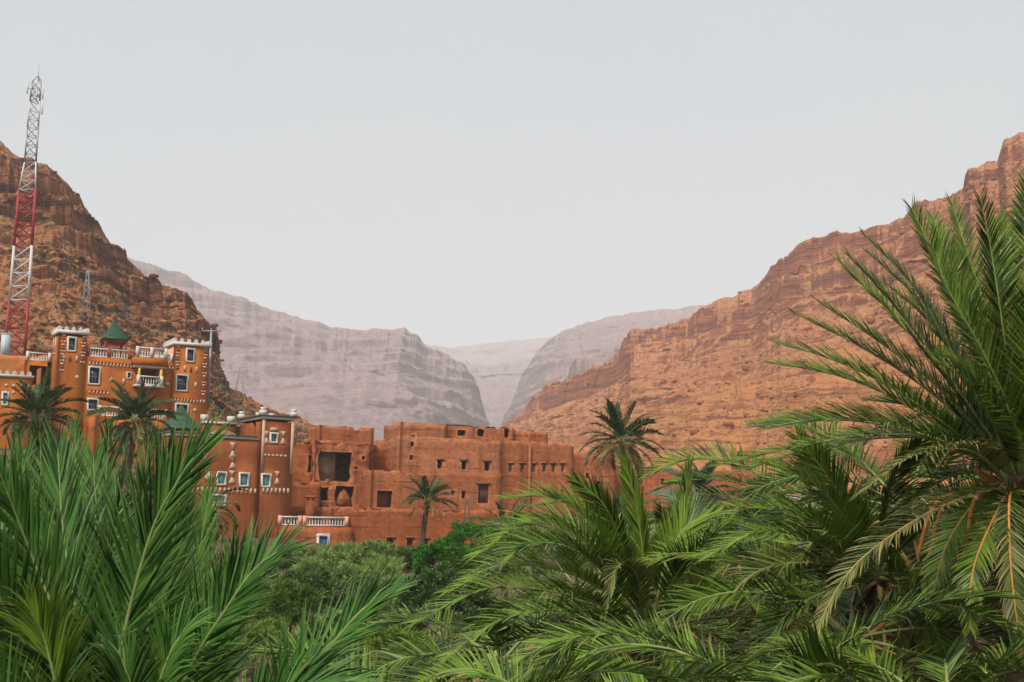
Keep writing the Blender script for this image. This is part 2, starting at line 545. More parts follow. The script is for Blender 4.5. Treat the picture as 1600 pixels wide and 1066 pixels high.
def hill(name, stations, ns, nt, mat, amp, str_amp, periods, dip, label=None, prof=1.15, rough_z=0.0, back=0.35, gully=0.0, seed=0, wav=None, steps=(), calm=None):
    """stations: ridge (px,py,Y) and foot (px,py,Y); the flank runs from foot to ridge and falls away behind"""
    s = np.linspace(0, 1, ns)
    R = lin([P(*r) for r, f in stations], s)
    F = lin([P(*f) for r, f in stations], s)
    k = np.linspace(0, 1, ns)
    off = seed * 31.7
    R[:, 2] += rough_z * fbm(np.stack([R[:, 0], R[:, 1], R[:, 2] * 0 + off], 1) / (rough_z * 6 + 1e-6), 5, 0.6)
    t = np.linspace(-0.05, 1, nt)
    tb = np.linspace(0, 1, max(8, nt // 8))[1:]
    hor = (F - R) * np.array([1, 1, 0])
    hl = np.linalg.norm(hor, axis=1)[:, None]
    out = hor / np.maximum(hl, 1e-6)
    S, T = np.meshgrid(k, t, indexing='ij')
    pr = np.sign(T) * np.abs(T) ** prof
    X = F[:, None, :] + (R - F)[:, None, :] * T[..., None]
    X[..., 2] = F[:, None, 2] + (R - F)[:, None, 2] * pr
    Xb = R[:, None, :] - out[:, None, :] * (hl[:, None, :] * back * tb[None, :, None])
    Xb[..., 2] = R[:, None, 2] - (R[:, 2] - F[:, 2])[:, None] * (0.05 * tb + 0.6 * tb ** 2)[None, :]
    X = np.concatenate([X, Xb], axis=1)
    TT = np.concatenate([T, 1 + np.repeat(tb[None, :], ns, 0)], axis=1)
    p = X / amp[1]
    n1 = fbm(p + off, 6, 0.55)
    n2 = fbm(X / (amp[1] * 0.25) + off + 5, 4, 0.55)
    zz = X[..., 2] + dip[0] * X[..., 0] + dip[1] * X[..., 1] + amp[0] * 0.5 * n1
    one = strata(zz)
    lay = one(zz / periods[0] + seed * 7, 11) * 0.6 + one(zz / periods[1] + seed * 3, 77) * 0.4
    msk = np.clip(0.55 + 1.1 * fbm(X / (amp[1] * 1.7) + off + 40, 3), 0.12, 1.25)
    if wav is not None:
        msk = msk * wav(S if S.shape == TT.shape else np.repeat(k[:, None], TT.shape[1], 1), TT)
    fade = np.clip(TT / 0.1, 0, 1)
    n3 = fbm(X / (amp[1] * 0.065) + off + 25, 3, 0.6)
    d = amp[0] * n1 * 1.2 + amp[0] * 0.25 * n2 + amp[0] * 0.09 * n3 + str_amp * lay * msk
    if gully:
        gp = X.copy()
        gp[..., 2] *= 0.35
        d = d + gully * ridged(gp / (amp[1] * 0.8) + off + 80, 3)
    top = np.clip((1.0 - TT) / 0.06, 0.15, 1)
    if calm is not None:
        cf = np.interp(k, *calm)[:, None]
        fade = fade * cf
    d = d * fade * top
    zt = X[..., 2] + dip[0] * X[..., 0] + dip[1] * X[..., 1]
    for q_, (per, k_, t0_, t1_) in enumerate(steps):          # benches and risers of the bedded rock
        zw = zt + per * 0.55 * fbm(X / (per * 7.0) + off + 3 * q_, 4) + per * 0.5 * np.sin(zt / (per * 2.7) + q_)
        fr = zw / per
        fr = fr - np.floor(fr)
        u_ = np.clip((fr - 0.36) / 0.22, 0, 1)
        stp = u_ * u_ * (3 - 2 * u_) - fr - 0.03
        on = np.clip((TT - t0_) / 0.15, 0, 1) * np.clip((t1_ - TT) / 0.15, 0, 1) * np.clip(0.9 + 1.1 * fbm(X / (per * 9.0) + off + 60 + 5 * q_, 3), 0.1, 1.1)
        X[..., 2] += k_ * per * stp * on * fade * np.clip((1.0 - TT) / 0.10, 0.08, 1)
    X = X + out[:, None, :] * d[..., None]
    X[..., 2] += (0.25 * n2 + 0.06 * n3) * amp[0] * fade * top
    m, n = X.shape[:2]
    idx = np.arange(m * n).reshape(m, n)
    Q = np.stack([idx[:-1, :-1], idx[1:, :-1], idx[1:, 1:], idx[:-1, 1:]], -1).reshape(-1, 4)
    o = obj(name, np_mesh(name, X.reshape(-1, 3), quads=Q, mat=mat, smooth=False))
    tag(o, label, kind='structure')
    return o, X[:, :nt, :]


# ground: one sheet, near palms' floor at 0, rising to the village
def ground_z(x, y):
    x, y = np.asarray(x, float), np.asarray(y, float)
    z = np.interp(y, [-300, 20, 60, 92, 102, 125, 160, 260, 600, 2000, 30000], [0, 0, 2.5, 7.4, 9.0, 12.0, 14.0, 15, 16, 20, 20])
    lft = np.clip((-x - 12) / 30, 0, 1) * np.clip((y - 70) / 45, 0, 1)
    z = z + 7.0 * lft * np.clip((700 - y) / 400, 0, 1)
    return z


gx = np.concatenate([-np.geomspace(4300, 130, 30), np.linspace(-120, 120, 161), np.geomspace(130, 4300, 30)])
gy = np.concatenate([[-1400, -500, -100], np.linspace(-40, 260, 201), np.geomspace(270, 6300, 30)])
GX, GY = np.meshgrid(gx, gy, indexing='ij')
GZ = ground_z(GX, GY)
GZ = GZ + np.where(np.abs(GX) < 130, 0.25 * fbm(np.stack([GX / 6, GY / 6, GX * 0], -1), 4), 0)
ii = np.arange(GX.size).reshape(GX.shape)
GQ = np.stack([ii[:-1, :-1], ii[1:, :-1], ii[1:, 1:], ii[:-1, 1:]], -1).reshape(-1, 4)
tag(obj('ground', np_mesh('ground', np.stack([GX, GY, GZ], -1).reshape(-1, 3), quads=GQ, mat=M['ground'], smooth=True)), kind='structure')

RH = [((786, 668, 820), (786, 700, 560)), ((830, 628, 800), (830, 700, 470)), ((870, 605, 780), (868, 705, 420)), ((905, 590, 765), (900, 712, 370)),
      ((940, 571, 750), (935, 718, 330)), ((968, 550, 740), (965, 724, 300)), ((985, 519, 735), (985, 728, 280)), ((1030, 514, 725), (1020, 732, 262)),
      ((1060, 508, 715), (1050, 736, 252)), ((1100, 481, 700), (1090, 742, 242)), ((1150, 463, 680), (1140, 748, 234)), ((1185, 447, 660), (1185, 752, 228)),
      ((1215, 412, 645), (1220, 756, 222)), ((1245, 386, 630), (1250, 760, 216)), ((1300, 375, 605), (1310, 764, 208)), ((1350, 368, 580), (1360, 768, 200)),
      ((1390, 350, 560), (1400, 770, 195)), ((1440, 327, 535), (1450, 772, 190)), ((1480, 312, 515), (1500, 775, 185)), ((1505, 297, 500), (1530, 777, 182)),
      ((1513, 266, 492), (1540, 778, 180)), ((1558, 251, 475), (1590, 780, 176)), ((1568, 216, 468), (1600, 780, 175)), ((1610, 206, 450), (1650, 782, 170)),
      ((1700, 160, 420), (1750, 785, 165)), ((1850, 90, 380), (1950, 790, 155))]
LH = [((-260, 90, 330), (-300, 640, 165)), ((-120, 165, 325), (-140, 640, 165)), ((0, 226, 320), (0, 635, 166)), ((45, 250, 317), (50, 632, 167)), ((80, 268, 314), (90, 632, 168)),
      ((108, 292, 311), (118, 632, 169)), ((137, 326, 308), (150, 633, 170)), ((150, 350, 306), (170, 634, 170)), ((185, 394, 303), (200, 636, 171)),
      ((198, 414, 301), (222, 638, 172)), ((250, 454, 297), (260, 640, 173)), ((288, 464, 293), (290, 644, 175)), ((310, 490, 290), (310, 648, 176)),
      ((335, 520, 287), (330, 652, 177)), ((342, 552, 284), (345, 656, 178)), ((342, 583, 281), (360, 660, 179)), ((356, 606, 278), (375, 664, 180)),
      ((400, 634, 272), (415, 680, 182)), ((450, 652, 268), (460, 692, 184)), ((492, 668, 262), (505, 700, 186)), ((560, 700, 256), (570, 720, 188))]
FL = [((-60, 300, 2150), (-60, 700, 1300)), ((120, 368, 2150), (120, 700, 1250)), ((190, 397, 2120), (200, 700, 1230)), ((250, 424, 2100), (260, 700, 1220)), ((330, 454, 2050), (330, 700, 1210)),
      ((430, 487, 2000), (420, 700, 1200)), ((520, 510, 1950), (500, 700, 1200)), ((575, 517, 1920), (560, 700, 1220)), ((635, 517, 1880), (610, 700, 1250)),
      ((652, 526, 1870), (640, 700, 1290)), ((668, 542, 1860), (660, 700, 1320)), ((700, 553, 1840), (690, 700, 1380)), ((726, 570, 1820), (715, 700, 1450)),
      ((742, 594, 1800), (735, 700, 1520)), ((752, 624, 1780), (750, 700, 1580)), ((764, 668, 1760), (765, 700, 1650))]
FR = [((782, 672, 2100), (782, 700, 1700)), ((800, 626, 2120), (805, 700, 1600)), ((815, 590, 2150), (830, 700, 1550)), ((832, 558, 2180), (855, 700, 1500)), ((852, 535, 2220), (880, 700, 1450)),
      ((882, 516, 2260), (910, 700, 1420)), ((930, 500, 2320), (950, 700, 1400)), ((985, 490, 2380), (1000, 700, 1380)), ((1050, 483, 2450), (1060, 700, 1370)),
      ((1130, 473, 2520), (1140, 700, 1360)), ((1260, 462, 2600), (1260, 700, 1350)), ((1400, 450, 2650), (1400, 700, 1350))]
FM = [((828, 668, 1250), (820, 705, 1080)), ((860, 628, 1270), (850, 705, 1060)), ((905, 566, 1290), (890, 705, 1040)), ((945, 548, 1300), (930, 705, 1030)), ((990, 535, 1310), (990, 705, 1020)), ((1080, 520, 1320), (1080, 705, 1020))]
D1 = [((600, 556, 3100), (600, 690, 2400)), ((680, 556, 3080), (680, 690, 2400)), ((720, 566, 3050), (720, 690, 2350)), ((760, 574, 3000), (760, 690, 2300)), ((800, 566, 3050), (800, 690, 2350)), ((850, 556, 3100), (850, 690, 2400)), ((920, 545, 3150), (920, 690, 2450))]
D2 = [((560, 536, 4300), (560, 690, 3500)), ((660, 539, 4300), (660, 690, 3500)), ((705, 543, 4300), (700, 690, 3500)), ((750, 539, 4300), (750, 690, 3500)), ((800, 533, 4300), (800, 690, 3500)), ((850, 529, 4300), (850, 690, 3500)), ((960, 524, 4300), (960, 690, 3500))]


def wav_r(s, t):        # cliff bands high on the right-hand slope, thin ledges on the apron below
    return 0.35 + 1.0 * np.clip((t - 0.45) / 0.2, 0, 1)


def wav_f(s, t):
    return np.ones_like(t)


right_hill, XR = hill('right_hill', RH, 680, 420, M['hill_r'], (13.0, 95.0), 1.3, (7.0, 2.3), (0.03, 0.02), prof=1.32, rough_z=1.6, gully=8.0, seed=1, wav=wav_r,
                      steps=((26.0, 0.7, 0.62, 9.0), (8.5, 0.45, 0.5, 9.0), (4.6, 0.65, -0.2, 0.5), (2.3, 0.75, -0.2, 0.65)))
left_hill, XL = hill('left_hill', LH, 620, 380, M['hill_l'], (5.0, 22.0), 1.2, (6.0, 2.3), (-0.18, 0.05), prof=1.05, rough_z=1.8, gully=2.6, seed=2,
                     steps=((10.0, 0.75, 0.55, 9.0), (3.6, 0.6, 0.3, 9.0)), calm=([0, 0.74, 0.82, 1.0], [1, 1, 0.3, 0.15]))
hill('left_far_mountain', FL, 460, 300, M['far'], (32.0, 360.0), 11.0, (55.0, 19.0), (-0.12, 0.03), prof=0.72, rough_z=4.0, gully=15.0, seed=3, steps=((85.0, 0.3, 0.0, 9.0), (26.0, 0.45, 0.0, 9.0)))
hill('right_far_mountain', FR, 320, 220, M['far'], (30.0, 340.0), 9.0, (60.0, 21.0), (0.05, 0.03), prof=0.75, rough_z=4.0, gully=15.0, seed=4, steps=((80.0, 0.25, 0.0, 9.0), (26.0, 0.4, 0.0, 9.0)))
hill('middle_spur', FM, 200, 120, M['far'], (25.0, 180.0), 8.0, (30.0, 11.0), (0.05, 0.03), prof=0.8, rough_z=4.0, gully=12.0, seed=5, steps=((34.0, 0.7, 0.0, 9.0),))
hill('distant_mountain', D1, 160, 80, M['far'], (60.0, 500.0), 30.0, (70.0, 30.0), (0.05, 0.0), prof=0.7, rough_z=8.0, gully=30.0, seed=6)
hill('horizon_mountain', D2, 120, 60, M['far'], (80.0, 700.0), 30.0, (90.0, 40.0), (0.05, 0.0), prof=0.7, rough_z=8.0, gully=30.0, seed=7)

# air: even haze round the whole place
hm = bpy.data.materials.new('haze_air')
hm.use_nodes = True
hm.node_tree.nodes.clear()
h_o = hm.node_tree.nodes.new('ShaderNodeOutputMaterial')
h_v = hm.node_tree.nodes.new('ShaderNodeVolumePrincipled')
h_v.inputs['Color'].default_value = (0.98, 0.985, 0.99, 1)
h_v.inputs['Density'].default_value = 0.00025
h_v.inputs['Anisotropy'].default_value = 0.0
hm.node_tree.links.new(h_v.outputs[0], h_o.inputs['Volume'])
tag(obj('haze', np_mesh('haze', box_v(-4500, 4500, -1500, 6500, -2.0, 720), quads=BOXQ, mat=hm)), 'pale dusty haze hanging in the valley', 'haze', kind='stuff')


# ------------------------------------------------------------------ building kit
class Site:
    """a facade plane: U along it to the right, V into the building, W up; places things from the photograph"""

    def __init__(self, px, py, Y, deg, zbase):
        self.a = math.radians(deg)
        A = P(px, py, Y)
        self.O = Vector((A.x, A.y, zbase))
        self.U = Vector((math.cos(self.a), math.sin(self.a), 0))
        self.V = Vector((-math.sin(self.a), math.cos(self.a), 0))

    def uw(self, px, py, v=0.0):
        d = ray(px, py)
        k = (v - (CAM - self.O).dot(self.V)) / d.dot(self.V)
        p = CAM + d * k - self.O
        return p.dot(self.U), p.z

    def rect(self, x0, y0, x1, y1, v=0.0):
        a, b_ = self.uw(x0, y0, v), self.uw(x1, y1, v)
        c, d = self.uw(x0, y1, v), self.uw(x1, y0, v)
        return ((a[0] + c[0]) / 2, (b_[0] + d[0]) / 2, (b_[1] + c[1]) / 2, (a[1] + d[1]) / 2)   # u0,u1,w0,w1

    def world(self, L):
        L = np.asarray(L, float)
        U, V, O = np.array(self.U), np.array(self.V), np.array(self.O)
        return O + L[..., 0:1] * U + L[..., 1:2] * V + L[..., 2:3] * np.array((0, 0, 1.0))

    def empty(self, name, label, cat, group=None):
        e = empty(name, self.O, self.a)
        tag(e, label, cat, group)
        return e


class Grid:
    """collects quads with welded corners"""

    def __init__(self):
        self.V, self.Q, self.map = [], [], {}

    def v(self, p):
        key = (round(p[0], 3), round(p[1], 3), round(p[2], 3))
        i = self.map.get(key)
        if i is None:
            i = self.map[key] = len(self.V)
            self.V.append(p)
        return i

    def quad(self, a, b, c, d):
        q = (self.v(a), self.v(b), self.v(c), self.v(d))
        if len(set(q)) == 4:
            self.Q.append(q)

    def sheet(self, f, us, ws, skip=None):
        for i in range(len(us) - 1):
            for j in range(len(ws) - 1):
                if skip and skip((us[i] + us[i + 1]) / 2, (ws[j] + ws[j + 1]) / 2):
                    continue
                self.quad(f(us[i], ws[j]), f(us[i + 1], ws[j]), f(us[i + 1], ws[j + 1]), f(us[i], ws[j + 1]))


def cuts(a, b, step, extra=()):
    n = max(1, int(round((b - a) / step)))
    xs = list(np.linspace(a, b, n + 1))
    for e in extra:
        if a < e < b:
            near = min(range(len(xs)), key=lambda i: abs(xs[i] - e))
            if abs(xs[near] - e) < step * 0.35 and 0 < near < len(xs) - 1 and xs[near] not in extra:
                xs[near] = e
            elif abs(xs[near] - e) > 1e-6:
                xs.append(e)
    return sorted(set(round(x, 5) for x in xs))


def block(site, name, mat, parent, u0, u1, v0, v1, w0, w1, holes=(), lholes=(), step=1.2, wob=0.0, crumble=0.0, parapet=0.5, thick=0.4, reveal=0.45, roof=True, wob_s=2.2, batter=0.0):
    """hollow block with parapet, roof and real openings; wob and crumble roughen rammed earth"""
    G = Grid()
    us = cuts(u0, u1, step, [x for h in holes for x in h[:2]])
    vs = cuts(v0, v1, step, [x for h in lholes for x in h[:2]])
    ws = cuts(w0, w1, step, [x for h in list(holes) + list(lholes) for x in h[2:4]])
    inh = lambda hs: (lambda a, b: any(h[0] < a < h[1] and h[2] < b < h[3] for h in hs))
    G.sheet(lambda a, b: (a, v0, b), us, ws, inh(holes))
    G.sheet(lambda a, b: (a, v1, b), us, ws)
    G.sheet(lambda a, b: (u0, a, b), vs, ws, inh(lholes))
    G.sheet(lambda a, b: (u1, a, b), vs, ws)
    for (a0, a1, b0, b1) in [h[:4] for h in holes]:
        hu = [x for x in us if a0 - 1e-4 <= x <= a1 + 1e-4]
        hw = [x for x in ws if b0 - 1e-4 <= x <= b1 + 1e-4]
        for wv in (hw[0], hw[-1]):
            G.sheet(lambda a, b: (a, b, wv), hu, [v0, v0 + reveal])
        for uv in (hu[0], hu[-1]):
            G.sheet(lambda a, b: (uv, b, a), hw, [v0, v0 + reveal])
    for (a0, a1, b0, b1) in [h[:4] for h in lholes]:
        hv = [x for x in vs if a0 - 1e-4 <= x <= a1 + 1e-4]
        hw = [x for x in ws if b0 - 1e-4 <= x <= b1 + 1e-4]
        for wv in (hw[0], hw[-1]):
            G.sheet(lambda a, b: (b, a, wv), hv, [u0, u0 + reveal])
        for uv in (hv[0], hv[-1]):
            G.sheet(lambda a, b: (b, uv, a), hw, [u0, u0 + reveal])
    if roof:
        t = thick
        iu = [u0 + t] + [x for x in us if u0 + t < x < u1 - t] + [u1 - t]
        iv = [v0 + t] + [x for x in vs if v0 + t < x < v1 - t] + [v1 - t]
        # parapet top ring, inner faces, roof deck
        def ring(outer, inner, f):
            pass
        uu = [u0] + iu[1:-1] + [u1]
        for k in range(len(iu) - 1):
            G.quad((uu[k], v0, w1), (uu[k + 1], v0, w1), (iu[k + 1], v0 + t, w1), (iu[k], v0 + t, w1))
            G.quad((uu[k], v1, w1), (uu[k + 1], v1, w1), (iu[k + 1], v1 - t, w1), (iu[k], v1 - t, w1))
        vv = [v0] + iv[1:-1] + [v1]
        for k in range(len(iv) - 1):
            G.quad((u0, vv[k], w1), (u0, vv[k + 1], w1), (u0 + t, iv[k + 1], w1), (u0 + t, iv[k], w1))
            G.quad((u1, vv[k], w1), (u1, vv[k + 1], w1), (u1 - t, iv[k + 1], w1), (u1 - t, iv[k], w1))
        wd = w1 - parapet
        G.sheet(lambda a, b: (a, v0 + t, b), iu, [wd, w1])
        G.sheet(lambda a, b: (a, v1 - t, b), iu, [wd, w1])
        G.sheet(lambda a, b: (u0 + t, a, b), iv, [wd, w1])
        G.sheet(lambda a, b: (u1 - t, a, b), iv, [wd, w1])
        G.sheet(lambda a, b: (a, b, wd), iu, iv)
    V = np.array(G.V, float)
    if batter:
        k = (w1 - V[:, 2]) * batter
        V[:, 0] += np.where(V[:, 0] < (u0 + u1) / 2, -k, k)
        V[:, 1] += np.where(V[:, 1] < (v0 + v1) / 2, -k, 0)
    if wob:
        W = site.world(V)
        for ax in range(3):
            V[:, ax] += wob * fbm(W / wob_s + 13.7 * (ax + 1), 3, 0.6) * (1.0 if ax < 2 else 0.6)
    if crumble:
        W = site.world(V)
        topm = np.clip((V[:, 2] - (w1 - step * 0.8)) / (step * 0.8), 0, 1)
        n = fbm(W * np.array((1, 1, 0.2)) / 1.9 + 3.3, 5, 0.7)
        gap = np.clip((fbm(W * np.array((1, 1, 0.1)) / 1.3 + 8.8, 3, 0.6) - 0.16) / 0.06, 0, 1)
        V[:, 2] -= topm * (crumble * np.clip(0.35 + 1.3 * n, 0, 1.5) + 0.38 * min(1.0, crumble * 5) * gap)
    return obj(name, np_mesh(name, V, quads=G.Q, mat=mat, smooth=False), parent)


def ring_mesh(name, mat, u0, u1, w0, w1, t, v0, v1):
    V, Q = [], []
    for v in (v0, v1):
        V += [(u0, v, w0), (u1, v, w0), (u1, v, w1), (u0, v, w1), (u0 + t, v, w0 + t), (u1 - t, v, w0 + t), (u1 - t, v, w1 - t), (u0 + t, v, w1 - t)]
    for k in range(4):
        j = (k + 1) % 4
        Q += [(k, j, 4 + j, 4 + k), (8 + k, 8 + 4 + k, 8 + 4 + j, 8 + j), (k, 8 + k, 8 + j, j), (4 + k, 4 + j, 12 + j, 12 + k)]
    return np_mesh(name, V, quads=Q, mat=mat)


def window(parent, r, fr, pane, t=0.12, v=0.0, proud=0.06, depth=0.16, grille=None, mull=None, name='window'):
    u0, u1, w0, w1 = r
    o = obj(name, ring_mesh(name, fr, u0, u1, w0, w1, t, v - proud, v + depth), parent)
    g = 0.004
    box('pane', pane, (u0 + t + g, u1 - t - g, v + depth - 0.05, v + depth - 0.02, w0 + t + g, w1 - t - g), o)
    if grille:
        h = (w1 - w0 - 2 * t) * 0.42
        n = max(3, int((u1 - u0 - 2 * t) / 0.22))
        for k in range(n + 1):
            x = u0 + t + 0.03 + (u1 - u0 - 2 * t - 0.06) * k / n
            box('grille_bar', grille, (x - 0.018, x + 0.018, v - 0.03, v + 0.01, w0 + t, w0 + t + h), o)
        box('grille_rail', grille, (u0 + t - 0.02, u1 - t + 0.02, v - 0.035, v + 0.015, w0 + t + h, w0 + t + h + 0.05), o)
    if mull:
        um = (u0 + u1) / 2
        box('mullion', mull, (um - 0.035, um + 0.035, v + depth - 0.10, v + depth - 0.056, w0 + t, w1 - t), o)
        for q in (0.33, 0.66):
            wm = w0 + (w1 - w0) * q
            box('glazing_bar', mull, (u0 + t, u1 - t, v + depth - 0.09, v + depth - 0.06, wm - 0.025, wm + 0.025), o)
    return o


def poly_prism(name, mat, pts, v0, v1, parent):
    n = len(pts)
    V = [(u, v0, w) for u, w in pts] + [(u, v1, w) for u, w in pts]
    Q = [(k, (k + 1) % n, n + (k + 1) % n, n + k) for k in range(n)]
    V += [(sum(p[0] for p in pts) / n, v0, sum(p[1] for p in pts) / n), (sum(p[0] for p in pts) / n, v1, sum(p[1] for p in pts) / n)]
    T = [(2 * n, (k + 1) % n, k) for k in range(n)] + [(2 * n + 1, n + k, n + (k + 1) % n) for k in range(n)]
    return obj(name, np_mesh(name, V, quads=Q, tris=T, mat=mat), parent)


def diamond(parent, mat, c, r, v=0.0):
    u, w = c
    poly_prism('diamond_ornament', mat, [(u, w - r), (u + r, w), (u, w + r), (u - r, w)], v - 0.05, v + 0.01, parent)


def bar(parent, mat, c, hw, hh, v=0.0, name='bar_ornament'):
    u, w = c
    poly_prism(name, mat, [(u - hw, w - hh), (u + hw, w - hh), (u + hw, w + hh * 0.8), (u, w + hh), (u - hw, w + hh * 0.8)], v - 0.05, v + 0.01, parent)


def repeat(parent, name, me, pts):
    for p in pts:
        o = bpy.data.objects.new(name, me)
        o.location = p
        link(o, parent)


def baluster_mesh(h, mat):
    pr = [(0.05, 0), (0.055, 0.06), (0.035, 0.14), (0.062, 0.36), (0.035, 0.72), (0.03, 0.85), (0.05, 0.92), (0.05, 1.0)]
    V, Q, n = [], [], 6
    for r, z in pr:
        for k in range(n):
            V.append((r * math.cos(k * 2 * math.pi / n), r * math.sin(k * 2 * math.pi / n), z * h))
    for i in range(len(pr) - 1):
        for k in range(n):
            Q.append((i * n + k, i * n + (k + 1) % n, (i + 1) * n + (k + 1) % n, (i + 1) * n + k))
    return np_mesh('baluster', V, quads=Q, mat=mat, smooth=True)


def balustrade(parent, mat, p0, p1, w0, h, gap=0.24, postm=None, posts=2):
    """rail from p0 to p1 (u,v) with its balusters; the rail is the part, the balusters its pieces"""
    p0, p1 = np.array(p0, float), np.array(p1, float)
    L = np.linalg.norm(p1 - p0)
    t = (p1 - p0) / L
    nrm = np.array((-t[1], t[0]))
    def slab(name, a, b, hw, z0, z1, par):
        A, B = p0 + t * a, p0 + t * b
        V = []
        for z in (z0, z1):
            for q in (A - nrm * hw, B - nrm * hw, B + nrm * hw, A + nrm * hw):
                V.append((q[0], q[1], z))
        return obj(name, np_mesh(name, V, quads=BOXQ, mat=postm if name == 'post' and postm else mat), par)
    r = slab('balustrade', 0, L, 0.11, w0 + h - 0.12, w0 + h, parent)
    slab('bottom_rail', 0, L, 0.10, w0, w0 + 0.1, r)
    me = baluster_mesh(h - 0.22, mat)
    n = max(2, int(L / gap))
    repeat(r, 'baluster', me, [(*(p0 + t * (L * (k + 0.5) / n)), w0 + 0.1) for k in range(n)])
    for k in range(posts):
        a = (L - 0.28) * k / max(1, posts - 1)
        slab('post', a, a + 0.28, 0.14, w0 - 0.003, w0 + h + 0.05, r)
    return r


def merlon_mesh(wd, dp, h, mat):
    pts = [(-wd / 2, 0), (wd / 2, 0), (wd / 2, h * 0.55), (wd * 0.22, h), (-wd * 0.22, h), (-wd / 2, h * 0.55)]
    V = [(u, -dp / 2, w) for u, w in pts] + [(u, dp / 2, w) for u, w in pts]
    n = len(pts)
    me = bpy.data.meshes.new('merlon')
    F = [tuple(range(n)), tuple(range(2 * n - 1, n - 1, -1))] + [(k, n + k, n + (k + 1) % n, (k + 1) % n) for k in range(n)]
    me.from_pydata(V, [], F)
    me.materials.append(mat)
    return me


# ------------------------------------------------------------------ hotel on the rise
S = Site(86, 592, 118, 30, 16.0)
hotel = S.empty('hotel', 'ochre hotel with two white-crenellated towers and white-framed windows on the rise below the crag', 'hotel')
LT = S.rect(86.5, 522, 138, 700)
RT = S.rect(277, 541, 324, 700)
MB = S.rect(138, 562, 277, 700)
wl = S.rect(104.6, 526, 120, 550)
wr = S.rect(290, 544, 305, 566.6)
w2 = S.rect(137.7, 572, 158, 601.5)
w3 = S.rect(136, 622, 155, 642)
w4 = S.rect(274, 584.6, 294.5, 612)
w5 = S.rect(273, 630, 295, 652)
s1 = S.rect(198, 581, 206.5, 592)
s2 = S.rect(247.5, 584.5, 255, 595.5)
rec = S.rect(214, 578, 246.5, 603)
DT = LT[1] - LT[0]
split = w2[0] - 0.3
LT = (LT[0], split, 0.0, LT[3])
tl = (0.0,)
block(S, 'left_tower', M['hotel'], hotel, LT[0], LT[1], 0, DT * 0.95, 0, LT[3], [wl, w3 if w3[1] < LT[1] else (0, 0, 0, 0)][:1], [(1.5, 2.3, wl[2], wl[3])], reveal=0.3)
body_w1 = MB[3]
RT = (w4[0] - 0.25, RT[1], 0.0, RT[3])
block(S, 'main_wing', M['hotel'], hotel, LT[1], RT[0], 0.12, 9.0, 0, body_w1, [w2, w3, s1, s2, rec], reveal=1.2, parapet=0.3)
block(S, 'right_tower', M['hotel'], hotel, RT[0], RT[1], 0, 3.6, 0, RT[3], [wr, w4, w5], reveal=0.3)
box('pink_side_wall', M['hotel_pink'], (RT[0] - 0.012, RT[0] - 0.004, 0.3, 3.5, body_w1 + 0.1, RT[3] - 0.05), hotel)
for r, vv, gl in ((wl, 0, 1), (wr, 0, 1), (w2, 0.12, 1), (w3, 0.12, 1), (w4, 0, 1), (w5, 0, 1), (s1, 0.12, 0), (s2, 0.12, 0)):
    window(hotel, r, M['white'], M['glass'], t=0.16 if gl else 0.1, v=vv, grille=M['grille'] if gl else None)
# side window of the left tower: frame and pane on its left face
sw = (1.5, 2.3, wl[2], wl[3])
fo = box('side_window', M['white'], (LT[0] - 0.05, LT[0] + 0.04, sw[0] - 0.12, sw[1] + 0.12, sw[2] - 0.12, sw[2]), hotel)
box('pane', M['glass'], (LT[0] + 0.12, LT[0] + 0.15, sw[0], sw[1], sw[2], sw[3]), fo)
for q in ((sw[0] - 0.12, sw[0], sw[2], sw[3] + 0.12), (sw[1], sw[1] + 0.12, sw[2], sw[3] + 0.12)):
    box('jamb', M['white'], (LT[0] - 0.05, LT[0] + 0.04, q[0], q[1], q[2], q[3]), fo)
# recessed loggia with its balcony
bw = S.uw(230, 603, 0)[1]
box('loggia_back_wall', M['door'], (rec[0] - 0.2, rec[1] + 0.2, 1.31, 1.4, rec[2] - 0.1, rec[3] + 0.1), hotel)
box('balcony_slab', M['white'], (rec[0] - 0.35, rec[1] + 0.35, -1.1, 0.3, rec[2] - 0.2, rec[2] - 0.02), hotel)
balustrade(hotel, M['white'], (rec[0] - 0.25, -0.98), (rec[1] + 0.25, -0.98), rec[2] - 0.018, 0.85)
can = S.rect(207, 561, 258, 578)
box('balcony_canopy', M['hotel'], (rec[0] - 0.6, rec[1] + 0.6, -1.2, 0.118, rec[3] + 0.28, rec[3] + 1.05), hotel)
box('canopy_soffit', M['white'], (rec[0] - 0.55, rec[1] + 0.55, -1.12, 0.11, rec[3] + 0.1, rec[3] + 0.277), hotel)
for u in (rec[0] - 0.05, rec[1] + 0.05):
    beam('yellow_column', M['yellow'], (u, -0.95, rec[2] - 0.02), (u, -0.95, rec[3] + 0.1), 0.13, hotel, 8)
balustrade(hotel, M['white'], (rec[0] - 0.5, -1.08), (rec[1] + 0.5, -1.08), rec[3] + 1.053, 0.95, posts=3)
balustrade(hotel, M['white'], (LT[1] + 0.05, 0.26), (rec[0] - 0.62, 0.26), body_w1 + 0.004, 0.85, postm=M['redpaint'], posts=3)
balustrade(hotel, M['white'], (rec[1] + 0.62, 0.26), (RT[0] - 0.05, 0.26), body_w1 + 0.004, 0.85)
balustrade(hotel, M['white'], (rec[1] + 0.5, 3.6), (RT[0] - 0.05, 3.6), body_w1 + 0.004, 1.1)
